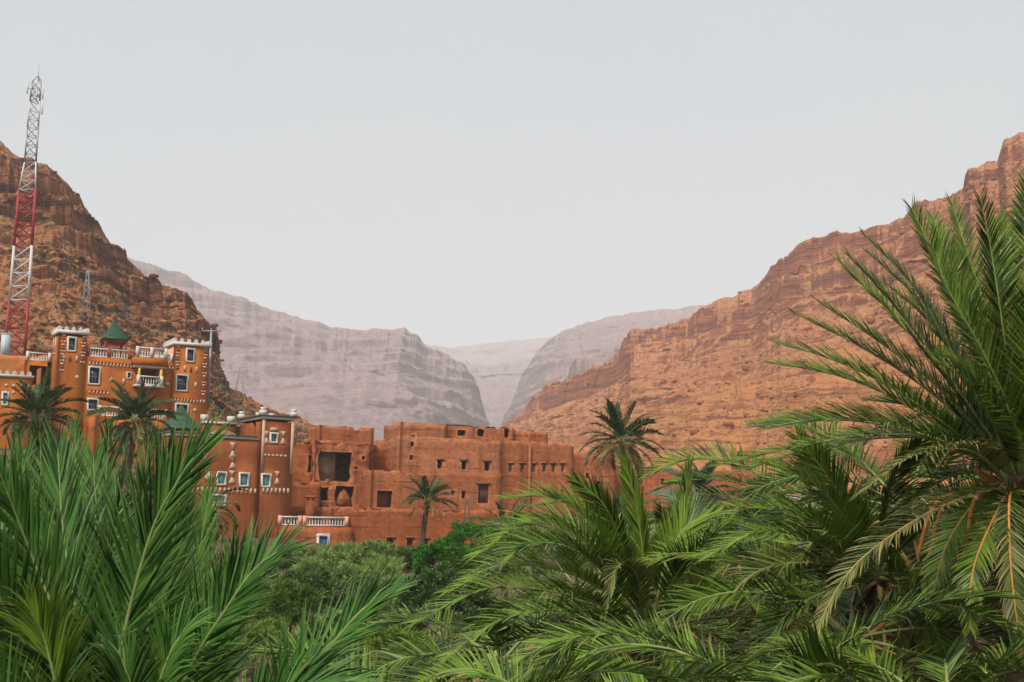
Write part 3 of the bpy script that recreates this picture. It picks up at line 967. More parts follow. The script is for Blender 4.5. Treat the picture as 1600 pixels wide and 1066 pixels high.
# crenellated tower crowns
mer = merlon_mesh(0.32, 0.28, 0.36, M['white'])
for (u0, u1, w, dep) in ((LT[0], LT[1], LT[3], DT * 0.95), (RT[0], RT[1], RT[3], 3.6)):
    c = obj('tower_cornice', ring_mesh('tower_cornice', M['white'], u0 - 0.16, u1 + 0.16, -0.16, dep + 0.16, 0.55, w + 0.003, w + 0.32), hotel)
    me = c.data
    co = np.empty(len(me.vertices) * 3, dtype=np.float32)
    me.vertices.foreach_get('co', co)
    co = co.reshape(-1, 3)[:, [0, 2, 1]].copy()
    me.vertices.foreach_set('co', co.ravel())
    me.update()
    n = int((u1 - u0) / 0.58)
    pts = [(u0 + (u1 - u0) * k / n, 0.05, w + 0.32) for k in range(n + 1)]
    pts += [(u0 + (u1 - u0) * k / n, dep - 0.05, w + 0.32) for k in range(n + 1)]
    repeat(c, 'merlon', mer, pts)
    mer2 = mer.copy()
    nn = int(dep / 0.58)
    for u in (u0 + 0.05, u1 - 0.05):
        for k in range(1, nn):
            o = bpy.data.objects.new('merlon', mer)
            o.location = (u, dep * k / nn, w + 0.32)
            o.rotation_euler = (0, 0, math.pi / 2)
            link(o, c)
# painted relief: quoins, dentils, diamonds and bars
def unit(me_name, mat, a, h, d=0.06):
    return np_mesh(me_name, box_v(-a / 2, a / 2, -d, 0.0, 0, h), quads=BOXQ, mat=mat)


qw = unit('quoin', M['trim'], 0.30, 0.15)
qr = unit('quoin', M['redpaint'], 0.30, 0.12)
qs = unit('quoin', M['trim'], 0.15, 0.14)
for uc, wa, wb, vv in ((LT[0] + 0.42, S.uw(98, 582)[1], LT[3] - 0.25, 0), (LT[1] - 0.3, S.uw(134, 568)[1], LT[3] - 0.25, 0),
                       (RT[0] + 0.35, S.uw(280, 578)[1], RT[3] - 0.25, 0), (RT[1] - 0.42, S.uw(316, 628)[1], RT[3] - 0.25, 0)):
    k, w = 0, wb
    while w > wa:
        me = (qw, qr, qs)[k % 3]
        repeat(hotel, 'quoin', me, [(uc - (0.12 if k % 3 == 2 else 0), vv, w)] + ([(uc + 0.13, vv, w)] if k % 3 == 2 else []))
        w -= 0.30
        k += 1
dn = unit('dentil', M['trim'], 0.12, 0.26)
dr = unit('dentil', M['redpaint'], 0.12, 0.22)
for px0, px1, py, vv in ((140, 205, 570, 0.12), (259, 276, 577, 0.12), (140, 168, 615, 0.12), (268, 318, 627, 0.0)):
    a, w = S.uw(px0, py, vv)
    b_, _ = S.uw(px1, py, vv)
    n = int((b_ - a) / 0.3)
    repeat(hotel, 'dentil', dn, [(a + (b_ - a) * k / n, vv, w) for k in range(n + 1)])
    repeat(hotel, 'dentil', dr, [(a + (b_ - a) * (k + 0.5) / n, vv, w + 0.22) for k in range(n)])
for (x, y), vv in (((120, 589.5), 0), ((174, 593), .12), ((261.5, 600), .12), ((304.5, 641), 0)):
    diamond(hotel, M['trim'], S.uw(x, y, vv), 0.22, vv)
for (x, y), vv, m_ in (((99.7, 560), 0, 'trim'), ((120, 561), 0, 'trim'), ((109, 560), 0, 'redpaint'), ((193, 596), .12, 'trim'), ((194, 617), .12, 'trim'),
                       ((288.5, 575.6), 0, 'trim'), ((307, 577.4), 0, 'trim'), ((298, 577), 0, 'redpaint'), ((305.5, 602), 0, 'trim')):
    bar(hotel, M[m_], S.uw(x, y, vv), 0.10, 0.28, vv)
# low left wing with a white rail, set back beside the left tower
lw = S.uw(74, 566, 3.0)
block(S, 'side_wing', M['hotel'], hotel, LT[0] - 2.4, LT[0] - 0.02, 2.6, 8.0, 0, lw[1], [(LT[0] - 2.0, LT[0] - 0.4, lw[1] - 2.3, lw[1] - 0.45)], reveal=1.0, parapet=0.2)
balustrade(hotel, M['white'], (LT[0] - 2.35, 2.75), (LT[0] - 0.1, 2.75), lw[1] + 0.003, 0.8, posts=2)
# front annex under the hotel, orange walls with white edges, mostly behind the fronds
block(S, 'front_annex', M['hotel'], hotel, S.uw(150, 660, -4)[0], S.uw(262, 660, -4)[0], -4, -0.02, 0, S.uw(200, 652, -4)[1], [S.rect(176, 668, 188, 690, -4)], reveal=0.4, parapet=0.3)
balustrade(hotel, M['white'], (S.uw(152, 660, -4)[0], -3.85), (S.uw(260, 660, -4)[0], -3.85), S.uw(200, 652, -4)[1] + 0.004, 0.9, posts=4)

# roof pavilion with a green pyramid roof
v_p = 3.4
pa, pb = S.uw(161, 528, v_p), S.uw(204, 529, v_p)
pav_c = ((pa[0] + pb[0]) / 2, v_p + 1.2)
ap_w = S.uw(182, 500, v_p + 1.2)[1]
pav = S.empty('roof_pavilion', 'open pavilion with dark green pyramid roof and red posts on the hotel terrace', 'pavilion')
hw = (pb[0] - pa[0]) / 2 * 0.92
V = []
for (r, z) in ((hw, pa[1]), (hw * 0.93, pa[1] + 0.18), (hw * 0.5, pa[1] + (ap_w - pa[1]) * 0.45), (0.06, ap_w)):
    V += [(pav_c[0] - r, pav_c[1] - r, z), (pav_c[0] + r, pav_c[1] - r, z), (pav_c[0] + r, pav_c[1] + r, z), (pav_c[0] - r, pav_c[1] + r, z)]
Q = [(0, 3, 2, 1), (12, 13, 14, 15)] + [(k * 4 + j, k * 4 + (j + 1) % 4, k * 4 + 4 + (j + 1) % 4, k * 4 + 4 + j) for k in range(3) for j in range(4)]
obj('roof', np_mesh('roof', V, quads=Q, mat=M['green_tile']), pav)
obj('beam_ring', (lambda me: me)(np_mesh('beam_ring', box_v(pav_c[0] - hw * 0.9, pav_c[0] + hw * 0.9, pav_c[1] - hw * 0.9, pav_c[1] + hw * 0.9, pa[1] - 0.3, pa[1] - 0.004), quads=BOXQ, mat=M['wood_red'])), pav)
for sx in (-1, 1):
    for sy in (-1, 1):
        x, y = pav_c[0] + sx * hw * 0.82, pav_c[1] + sy * hw * 0.82
        box('post', M['wood_red'], (x - 0.09, x + 0.09, y - 0.09, y + 0.09, body_w1 - 0.29, pa[1] - 0.303), pav)

# earth bank left of the hotel, and the patterned neighbour below it
S2 = Site(-40, 600, 128, 22, 17.0)
bank = S2.empty('earth_wall', 'plain orange earth wall left of the hotel at the foot of the mast', 'wall')
r = S2.rect(-60, 551, 76, 640)
block(S2, 'wall_mass', M['bank'], bank, r[0], r[1], 0, 6, 0, r[3], step=0.8, wob=0.25, crumble=0.35, parapet=0.1)
S3 = Site(-40, 600, 112, 24, 14.5)
nb = S3.empty('neighbour_house', 'ochre house with a white crenellated top at the left edge behind a palm', 'house')
r = S3.rect(-60, 588, 47, 720)
cw = [S3.rect(2, 612, 14, 634), S3.rect(74 - 60, 640, 30, 662)]
block(S3, 'wall_mass', M['hotel'], nb, r[0], r[1], 0, 6, 0, r[3], cw[:1], reveal=0.3)
window(nb, cw[0], M['white'], M['turq'], t=0.15)
box('cornice', M['white'], (r[0] - 0.1, r[1] + 0.1, -0.12, 0.3, r[3] + 0.003, r[3] + 0.22), nb)
n = int((r[1] - r[0]) / 0.62)
repeat(nb, 'merlon', merlon_mesh(0.38, 0.3, 0.38, M['trim']), [(r[0] + (r[1] - r[0]) * (k + 0.5) / n, 0.09, r[3] + 0.22) for k in range(n)])
for k in range(n):
    u = r[0] + (r[1] - r[0]) * (k + 0.5) / n
    diamond(nb, M['trim'], (u, r[3] - 0.75), 0.16)
    diamond(nb, M['trim'], (u, r[3] - 1.35), 0.16)

# ------------------------------------------------------------------ tower house with cream relief
S = Site(406, 780, 100, 33, 9.0)
house = S.empty('tower_house', 'terracotta tower house with cream relief motifs, white cornice and turquoise windows', 'house')
TW = S.rect(406, 656, 456, 800)
WG = S.rect(262, 684, 404, 800)
t1 = S.rect(421, 675.6, 435, 693, -0.15)
t2 = S.rect(407.5, 739.6, 424, 762, -0.15)
h1 = S.rect(337.6, 736.6, 354.7, 759)
h2 = S.rect(372.7, 738, 390, 761)
h3 = S.rect(327, 772, 354, 791)
h4 = S.rect(290, 735, 306, 757)
TWd = 4.6
block(S, 'tower', M['house'], house, TW[0], TW[1], -0.15, TWd, 0, TW[3], [t1, t2], [(1.2, 1.9, WG[3] + 0.1, WG[3] + 1.5)], reveal=0.3, parapet=0.4)
block(S, 'wing', M['house'], house, WG[0], TW[0] - 0.004, 0, 7.5, 0, WG[3], [h1, h2, h3, h4], reveal=0.3, parapet=0.35)
for r, vv in ((t1, -0.15), (t2, -0.15), (h1, 0), (h2, 0), (h4, 0)):
    window(house, r, M['white'], M['turq'] if r is not t1 else M['glass'], t=0.15, v=vv, mull=M['turq'])
window(house, h3, M['white'], M['cream'], t=0.16, mull=M['white'])
def cornice(parent, mat, u0, u1, v0, v1, w, h, name='cornice', t=0.4):
    me = ring_mesh(name, mat, u0, u1, v0, v1, t, w, w + h)
    co = np.empty(len(me.vertices) * 3, dtype=np.float32)
    me.vertices.foreach_get('co', co)
    me.vertices.foreach_set('co', co.reshape(-1, 3)[:, [0, 2, 1]].copy().ravel())
    me.update()
    return obj(name, me, parent)


cornice(house, M['white'], TW[0] - 0.08, TW[1] + 0.08, -0.23, TWd + 0.08, TW[3] + 0.003, 0.22)
cornice(house, M['pole'], TW[0] - 0.2, TW[1] + 0.2, -0.35, TWd + 0.2, TW[3] + 0.226, 0.1, 'eave_tiles', 0.5)
cornice(house, M['white'], WG[0] - 0.08, TW[0] - 0.25, -0.08, 7.5, WG[3] + 0.003, 0.2)
cornice(house, M['pole'], WG[0] - 0.15, TW[0] - 0.3, -0.16, 7.6, WG[3] + 0.206, 0.07, 'eave_tiles', 0.45)
for u, v in ((TW[0] + 0.05, -0.05), (TW[1] - 0.05, -0.05), (TW[0] + 0.05, TWd - 0.1), ((TW[0] + TW[1]) / 2 + 0.15, TWd - 0.1), (TW[1] - 0.05, TWd - 0.1)):
    z = TW[3] + 0.33
    box('finial', M['white'], (u - 0.24, u + 0.24, v - 0.24, v + 0.24, z, z + 0.34), house)
    box('finial', M['white'], (u - 0.17, u + 0.17, v - 0.17, v + 0.17, z + 0.343, z + 0.58), house)
# cream strips, bands and hourglass motifs, all in low relief
for u0, u1 in ((TW[0] + 0.003, TW[0] + 0.24), (TW[1] - 0.24, TW[1] - 0.003)):
    box('corner_strip', M['cream'], (u0, u1, -0.19, -0.146, TW[2] + 3.0, TW[3] - 0.05), house)
dm = unit('dentil', M['cream'], 0.16, 0.42, 0.05)
for px0, px1, py, vv in ((262, 402, 768, 0.0), (408, 453, 770.5, -0.15)):
    a, w = S.uw(px0, py, vv)
    b_, w_ = S.uw(px1, py, vv)
    n = int((b_ - a) / 0.34)
    repeat(house, 'dentil', dm, [(a + (b_ - a) * (k + 0.5) / n, vv, w) for k in range(n)])
zm = np_mesh('zigzag', [(-0.16, -0.03, 0), (0, -0.03, -0.12), (0.16, -0.03, 0), (0, -0.03, 0.12), (-0.16, 0.002, 0), (0, 0.002, -0.12), (0.16, 0.002, 0), (0, 0.002, 0.12)],
             quads=[(0, 1, 2, 3), (4, 7, 6, 5), (0, 4, 5, 1), (1, 5, 6, 2), (2, 6, 7, 3), (3, 7, 4, 0)], mat=M['cream'])
a, w = S.uw(411, 711, -0.15)
b_, _ = S.uw(449, 712, -0.15)
n = int((b_ - a) / 0.33)
repeat(house, 'zigzag', zm, [(a + (b_ - a) * (k + 0.5) / n, -0.15, w) for k in range(n)])


def hourglass(c, hw_, hh, v):
    u, w = c
    for sgn in (-1, 1):
        poly_prism('hourglass_motif', M['cream'], [(u - hw_, w + sgn * hh), (u + hw_, w + sgn * hh), (u + hw_ * 0.75, w + sgn * (hh - 0.1)), (u + 0.06, w + sgn * 0.02), (u - 0.06, w + sgn * 0.02), (u - hw_ * 0.75, w + sgn * (hh - 0.1))][::sgn], v - 0.035, v + 0.004, house)


for (x, y), hh in (((363.5, 704), 0.62), ((363.5, 722), 0.5), ((362.5, 745.5), 0.5), ((320, 720), 0.6)):
    hourglass(S.uw(x, y), 0.3, hh, 0)
for (x, y), hh in (((433, 746.5), 0.5), ((416, 683.5), 0.5), ((442.5, 684), 0.5)):
    hourglass(S.uw(x, y, -0.15), 0.24, hh, -0.15)
diamond(house, M['cream'], S.uw(326, 745), 0.42)
bar(house, M['cream'], S.uw(428, 671, -0.15), 0.3, 0.14, -0.15, 'window_crest')
# walls and domed skylight on the wing roof
rw = S.uw(330, 665, 5)
box('roof_parapet', M['house'], (S.uw(318, 664, 5)[0], S.uw(369, 664, 5)[0], 5.0, 5.4, WG[3] - 0.3, S.uw(345, 663, 5)[1]), house)
box('parapet_cap', M['white'], (S.uw(316, 664, 5)[0], S.uw(371, 664, 5)[0], 4.93, 5.47, S.uw(345, 663, 5)[1] + 0.003, S.uw(345, 663, 5)[1] + 0.18), house)
for px_ in (320, 362):
    u = S.uw(px_, 660, 5)[0]
    box('finial', M['white'], (u - 0.25, u + 0.25, 4.95, 5.45, S.uw(345, 663, 5)[1] + 0.184, S.uw(345, 663, 5)[1] + 0.7), house)
u, w = S.uw(348, 681, 2.2)
V, Q = [], []
for i in range(6):
    for k in range(14):
        a_ = i / 5 * math.pi / 2
        V.append((u + 1.5 * math.cos(a_) * math.cos(k * math.pi / 7), 2.2 + 1.2 * math.cos(a_) * math.sin(k * math.pi / 7), WG[3] - 0.32 + 1.15 * math.sin(a_)))
for i in range(5):
    for k in range(14):
        Q.append((i * 14 + k, i * 14 + (k + 1) % 14, i * 14 + 14 + (k + 1) % 14, i * 14 + 14 + k))
obj('roof_dome', np_mesh('roof_dome', V, quads=Q, mat=M['plaster'], smooth=True), house)

# green pyramid kiosk beyond the wing roof
S4 = Site(262, 690, 108, 30, 12.0)
kio = S4.empty('green_kiosk', 'terrace kiosk with pale green pyramid roof below the right hotel tower', 'kiosk')
a, b_ = S4.uw(258, 668), S4.uw(322, 668)
ap = S4.uw(288, 634, 1.7)
hw = (b_[0] - a[0]) / 2 * 0.8
uc, vc = (a[0] + b_[0]) / 2, 1.7
V = []
for (r_, z) in ((hw, a[1]), (hw * 0.95, a[1] + 0.15), (hw * 0.5, a[1] + (ap[1] - a[1]) * 0.48), (0.08, ap[1])):
    V += [(uc - r_, vc - r_, z), (uc + r_, vc - r_, z), (uc + r_, vc + r_, z), (uc - r_, vc + r_, z)]
Q = [(0, 3, 2, 1), (12, 13, 14, 15)] + [(k * 4 + j, k * 4 + (j + 1) % 4, k * 4 + 4 + (j + 1) % 4, k * 4 + 4 + j) for k in range(3) for j in range(4)]
obj('roof', np_mesh('roof', V, quads=Q, mat=M['green_pale']), kio)
for sx in (-1, 1):
    for sy in (-1, 1):
        x, y = uc + sx * hw * 0.85, vc + sy * hw * 0.85
        box('post', M['wood_red'], (x - 0.1, x + 0.1, y - 0.1, y + 0.1, 0, a[1] - 0.003), kio)
box('base_wall', M['hotel'], (uc - hw, uc + hw, vc - hw, vc + hw, 0, S4.uw(290, 680)[1]), kio)

# ------------------------------------------------------------------ the earth village
ADO = dict(step=0.42, wob=0.045, crumble=0.16)


def holes_px(S_, lst, v=0.0):
    return [S_.rect(*q, v) for q in lst]


# ruined house with torn-open rooms
S = Site(492, 760, 116, 28, 9.0)
ruin = S.empty('ruined_house', 'roofless rammed earth house with torn-open rooms between the tower house and the kasbah', 'ruin')
UP = S.rect(492, 664, 582, 690)
FRr = S.rect(492, 689, 578, 800)
op = holes_px(S, [(498, 706, 550, 752), (500, 761, 515, 783), (523, 760, 553, 792), (552, 729.5, 558, 733.5), (565, 712, 571, 718), (566, 745, 571, 750)])
block(S, 'front_wall', M['adobe'], ruin, FRr[0], FRr[1], 0, 5.2, 0, FRr[3], op, reveal=0.7, parapet=0.2, step=0.3, wob=0.24, crumble=0.3, wob_s=0.9, thick=0.5)
a, b_ = S.uw(500, 680, 1.3), S.uw(584, 680, 1.3)
block(S, 'upper_room', M['adobe'], ruin, a[0], b_[0], 1.3, 5.0, FRr[3] - 0.6, S.uw(530, 665, 1.3)[1], **ADO)
box('grey_partition', M['plaster'], (op[0][0] + 0.3, op[0][0] + 1.9, 0.9, 1.3, op[0][2] - 0.2, op[0][3] + 0.2), ruin)
box('broken_floor', M['adobe'], (op[0][0] - 0.2, op[0][1] + 0.2, 0.5, 5.0, op[0][2] - 0.45, op[0][2] - 0.05), ruin)
box('wall_stub', M['adobe'], ((op[0][0] + op[0][1]) / 2 - 0.1, (op[0][0] + op[0][1]) / 2 + 0.25, 1.6, 2.0, op[0][2] - 0.05, op[0][2] + 1.3), ruin)
lft = S.rect(457, 690, 491, 800)
block(S, 'left_annex', M['adobe_red'], ruin, lft[0], FRr[0] - 0.01, 0.9, 5.0, 0, lft[3], holes_px(S, [(481, 712, 489, 738)], 0.9), step=0.35, wob=0.3, crumble=0.9, parapet=0.3, wob_s=1.1)
la = S.rect(452, 752, 500, 800, -1.6)
block(S, 'low_yard_wall', M['adobe_red'], ruin, la[0], la[1], -1.6, 0.6, 0, la[3], step=0.5, wob=0.2, crumble=0.3)
# rubble on the torn edges
def rubble(parent, S_, spots, mat, name='rubble_lump'):
    for (u, v, w, r_) in spots:
        n, m_ = 7, 4
        V, T, Qd = [], [], []
        for i in range(m_):
            th = math.pi * (i + 0.5) / m_
            for k in range(n):
                d = np.array((math.sin(th) * math.cos(k * 2 * math.pi / n), math.sin(th) * math.sin(k * 2 * math.pi / n), math.cos(th) * 0.75))
                V.append(np.array((u, v, w)) + d * r_ * (0.75 + 0.5 * random.random()))
        for i in range(m_ - 1):
            for k in range(n):
                Qd.append((i * n + k, i * n + (k + 1) % n, (i + 1) * n + (k + 1) % n, (i + 1) * n + k))
        V += [np.array((u, v, w + r_ * 0.8)), np.array((u, v, w - r_ * 0.8))]
        T = [(m_ * n, (k + 1) % n, k) for k in range(n)] + [(m_ * n + 1, (m_ - 1) * n + k, (m_ - 1) * n + (k + 1) % n) for k in range(n)]
        obj(name, np_mesh(name, V, quads=Qd, tris=T, mat=mat, smooth=False), parent)


rubble(ruin, S, [(S.uw(506, 790, -0.3)[0], -0.3, S.uw(506, 790, -0.3)[1], 0.45), (S.uw(515, 793, -0.3)[0], -0.2, S.uw(515, 793, -0.3)[1], 0.35), (S.uw(512, 753, 0.2)[0], 0.3, S.uw(512, 752, 0.2)[1], 0.25),
                 (S.uw(482, 694, 0.8)[0], 1.4, S.uw(482, 690, 0.8)[1], 0.35)], M['adobe'])
# broken wall stub standing in the torn lower room
u, w = S.uw(536, 790, 0.35)
poly_prism('broken_pier', M['adobe'], [(u - 0.7, w), (u + 0.75, w), (u + 0.6, w + 0.7), (u + 0.25, w + 1.25), (u - 0.05, w + 1.5), (u - 0.4, w + 1.1), (u - 0.6, w + 0.5)], 0.2, 0.9, ruin)

# big kasbah
S = Site(784, 760, 124, 24, 9.5)
kas = S.empty('big_kasbah', 'large rammed earth kasbah with stepped roofs and rows of small dark windows', 'kasbah')
ML = S.rect(626, 684, 784, 800)
MR = S.rect(784, 690, 896, 800)
hl = holes_px(S, [(643, 681, 648.5, 689), (642, 711, 647, 718.5), (685.5, 719, 693, 732), (722, 720, 730, 733.5), (758, 721.6, 766.5, 735.5)])
hl[0] = S.rect(643, 690, 648.5, 698)
block(S, 'left_wall', M['adobe_pale'], kas, ML[0], ML[1] - 0.005, 0.25, 9, 0, ML[3], hl, parapet=0.3, reveal=0.5, batter=0.012, **ADO)
hr = holes_px(S, [(660 + x0 * .2346, 724.6, 660 + x1 * .2346, 737.2) for x0, x1 in ((575, 598), (653, 678), (730, 755), (795, 820), (855, 880), (920, 943))])
hr2 = holes_px(S, [(846.5, 762.5, 852.3, 775.5), (874.8, 764.5, 880.3, 778.5)])
block(S, 'right_wall', M['adobe'], kas, MR[0], MR[1], 0, 9, 0, MR[3], hr + hr2, parapet=0.3, reveal=0.5, batter=0.012, **ADO)
for r in hr:
    o = box('lintel', M['adobe_pale'], (r[0] - 0.18, r[1] + 0.18, -0.13, 0.3, r[3] + 0.02, r[3] + 0.16), kas)
    box('shutter', M['plaster'], (r[0] + 0.03, r[1] - 0.03, 0.22, 0.27, r[2] + 0.03, r[3] - 0.03), kas)
for r in hl[2:]:
    box('lintel', M['pole'], (r[0] - 0.18, r[1] + 0.18, 0.12, 0.5, r[3] + 0.01, r[3] + 0.12), kas)
# upper storey, set back, with openings to the sky side
u0, _ = S.uw(626, 670, 0.9)
u1, _ = S.uw(697, 670, 0.9)
u0b = S.uw(628, 670, .3)[0]
block(S, 'corner_room', M['adobe_pale'], kas, ML[0] + 0.05, S.uw(697, 670, 0.3)[0], 0.3, 5.5, ML[3] - 0.5, S.uw(660, 660.5, 0.3)[1], [S.rect(643, 680, 648.5, 688, 0.3)], parapet=0.4, batter=0.01, **ADO)
u1b, wt = S.uw(803, 668, 0.9)
block(S, 'upper_gallery', M['adobe'], kas, S.uw(697, 670, 0.9)[0], u1b, 0.9, 6, ML[3] - 0.5, wt, holes_px(S, [(715, 672, 728, 681), (746, 670.5, 757, 682), (788, 669, 796, 684)], 0.9), parapet=0.2, **ADO)
block(S, 'end_room', M['adobe'], kas, u1b + 0.05, S.uw(856, 675, 0.9)[0], 0.9, 6, MR[3] - 0.5, S.uw(830, 673.5, 0.9)[1], [S.rect(822, 679, 824.5, 684, 0.9)], parapet=0.2, **ADO)
box('clay_spout', M['adobe_pale'], (S.uw(826.5, 700)[0] - 0.09, S.uw(826.5, 700)[0] + 0.09, -0.30, 0.0, 1.0, MR[3] - 0.3), kas)

# link between ruin and kasbah
S = Site(582, 760, 122, 22, 9.2)
lk = S.empty('link_house', 'low earth house set back between the ruin and the big kasbah', 'house')
r = S.rect(578, 696, 632, 800)
block(S, 'wall_mass', M['adobe_red'], lk, r[0], r[1], 0, 5, 0, r[3], holes_px(S, [(608, 723, 614, 728)]), **ADO)

# terrace house in front of the kasbah, with the big door
S = Site(690, 785, 117.5, 21, 8.6)
ter = S.empty('terrace_house', 'long low earth house below the kasbah with a tall dark wooden door', 'house')
r = S.rect(580, 737, 783, 830)
dr_ = S.rect(747, 757, 763.5, 786)
hs = holes_px(S, [(704.6, 766.5, 710.5, 773), (721.5, 767, 728, 779), (589, 767, 613, 793), (640, 729, 645, 734)])
block(S, 'wall_mass', M['adobe'], ter, r[0], r[1], 0, 4.2, 0, r[3], [dr_] + hs[:3], parapet=0.35, reveal=0.5, **ADO)
d = box('door', M['door'], (dr_[0] + 0.02, dr_[1] - 0.02, 0.25, 0.33, dr_[2] - 0.05, dr_[3] - 0.02), ter)
for k in range(4):
    uu = dr_[0] + (dr_[1] - dr_[0]) * (k + 0.5) / 4
    box('plank', M['door'], (uu - 0.11, uu + 0.11, 0.215, 0.247, dr_[2], dr_[3] - 0.04), d)
box('lintel', M['pole'], (dr_[0] - 0.2, dr_[1] + 0.2, -0.12, 0.4, dr_[3] + 0.01, dr_[3] + 0.15), ter)
box('alcove_back', M['adobe_red'], (hs[2][0] - 0.1, hs[2][1] + 0.1, 0.95, 1.1, hs[2][2] - 0.2, hs[2][3] + 0.2), ter)

# lower street wall with plank doors
S = Site(640, 850, 104, 20, 8.0)
low = S.empty('street_house', 'lowest rammed earth house front with three small doorways behind the lone palm', 'house')
r = S.rect(517, 794, 800, 900)
hs = holes_px(S, [(605, 841, 615, 857), (636, 841, 645, 860), (662, 842, 669, 860), (702, 846, 710, 862)])
block(S, 'wall_mass', M['adobe_red'], low, r[0], r[1], 0, 6.0, 0, r[3], hs, parapet=0.4, reveal=0.45, **ADO)
for h in hs:
    box('door', M['door'], (h[0] + 0.02, h[1] - 0.02, 0.3, 0.36, h[2], h[3] - 0.02), low)
    box('lintel', M['adobe_pale'], (h[0] - 0.12, h[1] + 0.12, -0.1, 0.3, h[3] + 0.02, h[3] + 0.12), low)
S = Site(496, 850, 101, 20, 8.0)
bal = S.empty('balustrade_house', 'red earth house with a white balustrade and a blue door in a white frame', 'house')
r = S.rect(432, 822, 549, 900)
bd = S.rect(494.5, 834, 515, 864)
block(S, 'wall_mass', M['adobe_red'], bal, r[0], r[1], 0, 4.5, 0, r[3], [bd], parapet=0.3, reveal=0.4, step=0.6, wob=0.08, crumble=0.05)
dd = obj('door_frame', ring_mesh('door_frame', M['white'], bd[0], bd[1], bd[2] - 0.3, bd[3], 0.2, -0.08, 0.14), bal)
box('door_leaf', M['blue'], (bd[0] + 0.205, (bd[0] + bd[1]) / 2 - 0.012, 0.08, 0.12, bd[2] - 0.08, bd[3] - 0.205), dd)
box('door_leaf', M['blue'], ((bd[0] + bd[1]) / 2 + 0.012, bd[1] - 0.205, 0.08, 0.12, bd[2] - 0.08, bd[3] - 0.205), dd)
balustrade(bal, M['white'], (r[0] + 0.05, 0.2), (S.uw(472, 815)[0], 0.2), r[3] + 0.01, 0.72, gap=0.22, postm=M['hotel_pink'])
balustrade(bal, M['white'], (S.uw(473.5, 815)[0], 0.2), (S.uw(545, 815)[0], 0.2), r[3] + 0.01, 0.72, gap=0.22, postm=M['hotel_pink'])
u, w = S.uw(484, 806, 1.6)
ch = box('chimney', M['adobe_red'], (u - 0.33, u + 0.33, 1.3, 1.9, r[3] - 0.3, S.uw(484, 783, 1.6)[1]), bal, 0.04)
wc = S.uw(484, 783, 1.6)[1]
box('chimney_cap', M['adobe'], (u - 0.42, u + 0.42, 1.2, 2.0, wc + 0.22, wc + 0.42), ch, 0.06)
for k in (-1, 1):
    box('cap_pillar', M['adobe'], (u + k * 0.24 - 0.07, u + k * 0.24 + 0.07, 1.5, 1.64, wc - 0.01, wc + 0.23), ch)
S = Site(500, 800, 106, 20, 8.0)
bk = S.empty('yard_wall', 'red earth yard wall behind the white balustrade beside the chimney', 'wall')
r = S.rect(440, 792, 525, 860)
block(S, 'wall_mass', M['adobe_red'], bk, r[0], r[1], 0, 1.0, 0, r[3], **ADO)

# houses right of the kasbah, half hidden by palms
S = Site(960, 770, 136, 12, 10.0)
ex = S.empty('palm_house', 'red earth house with tiny windows behind the tall palm right of the kasbah', 'house')
r = S.rect(893, 709, 962, 830)
block(S, 'wall_mass', M['adobe_red'], ex, r[0], r[1], 0, 6, 0, r[3], holes_px(S, [(915, 739, 920.5, 747), (932, 752, 941, 757)]), **ADO)
S = Site(1090, 770, 140, 6, 10.0)
ex = S.empty('far_right_house', 'red earth house with two tiny windows at the foot of the orange slope', 'house')
r = S.rect(962, 733, 1160, 840)
block(S, 'wall_mass', M['adobe_red'], ex, r[0], r[1], 0, 6, 0, r[3], holes_px(S, [(994.5, 744, 1001, 754), (1032.5, 748, 1038.5, 756)]), **ADO)
S = Site(1165, 720, 150, 4, 12.0)
ex = S.empty('ruined_tower', 'stub of a ruined earth tower against the orange slope on the right', 'ruin')
r = S.rect(1152, 700, 1180, 800)
block(S, 'wall_mass', M['adobe'], ex, r[0], r[1], 0, 3.0, 0, r[3], step=0.5, wob=0.4, crumble=1.5, parapet=0.6, wob_s=1.5)

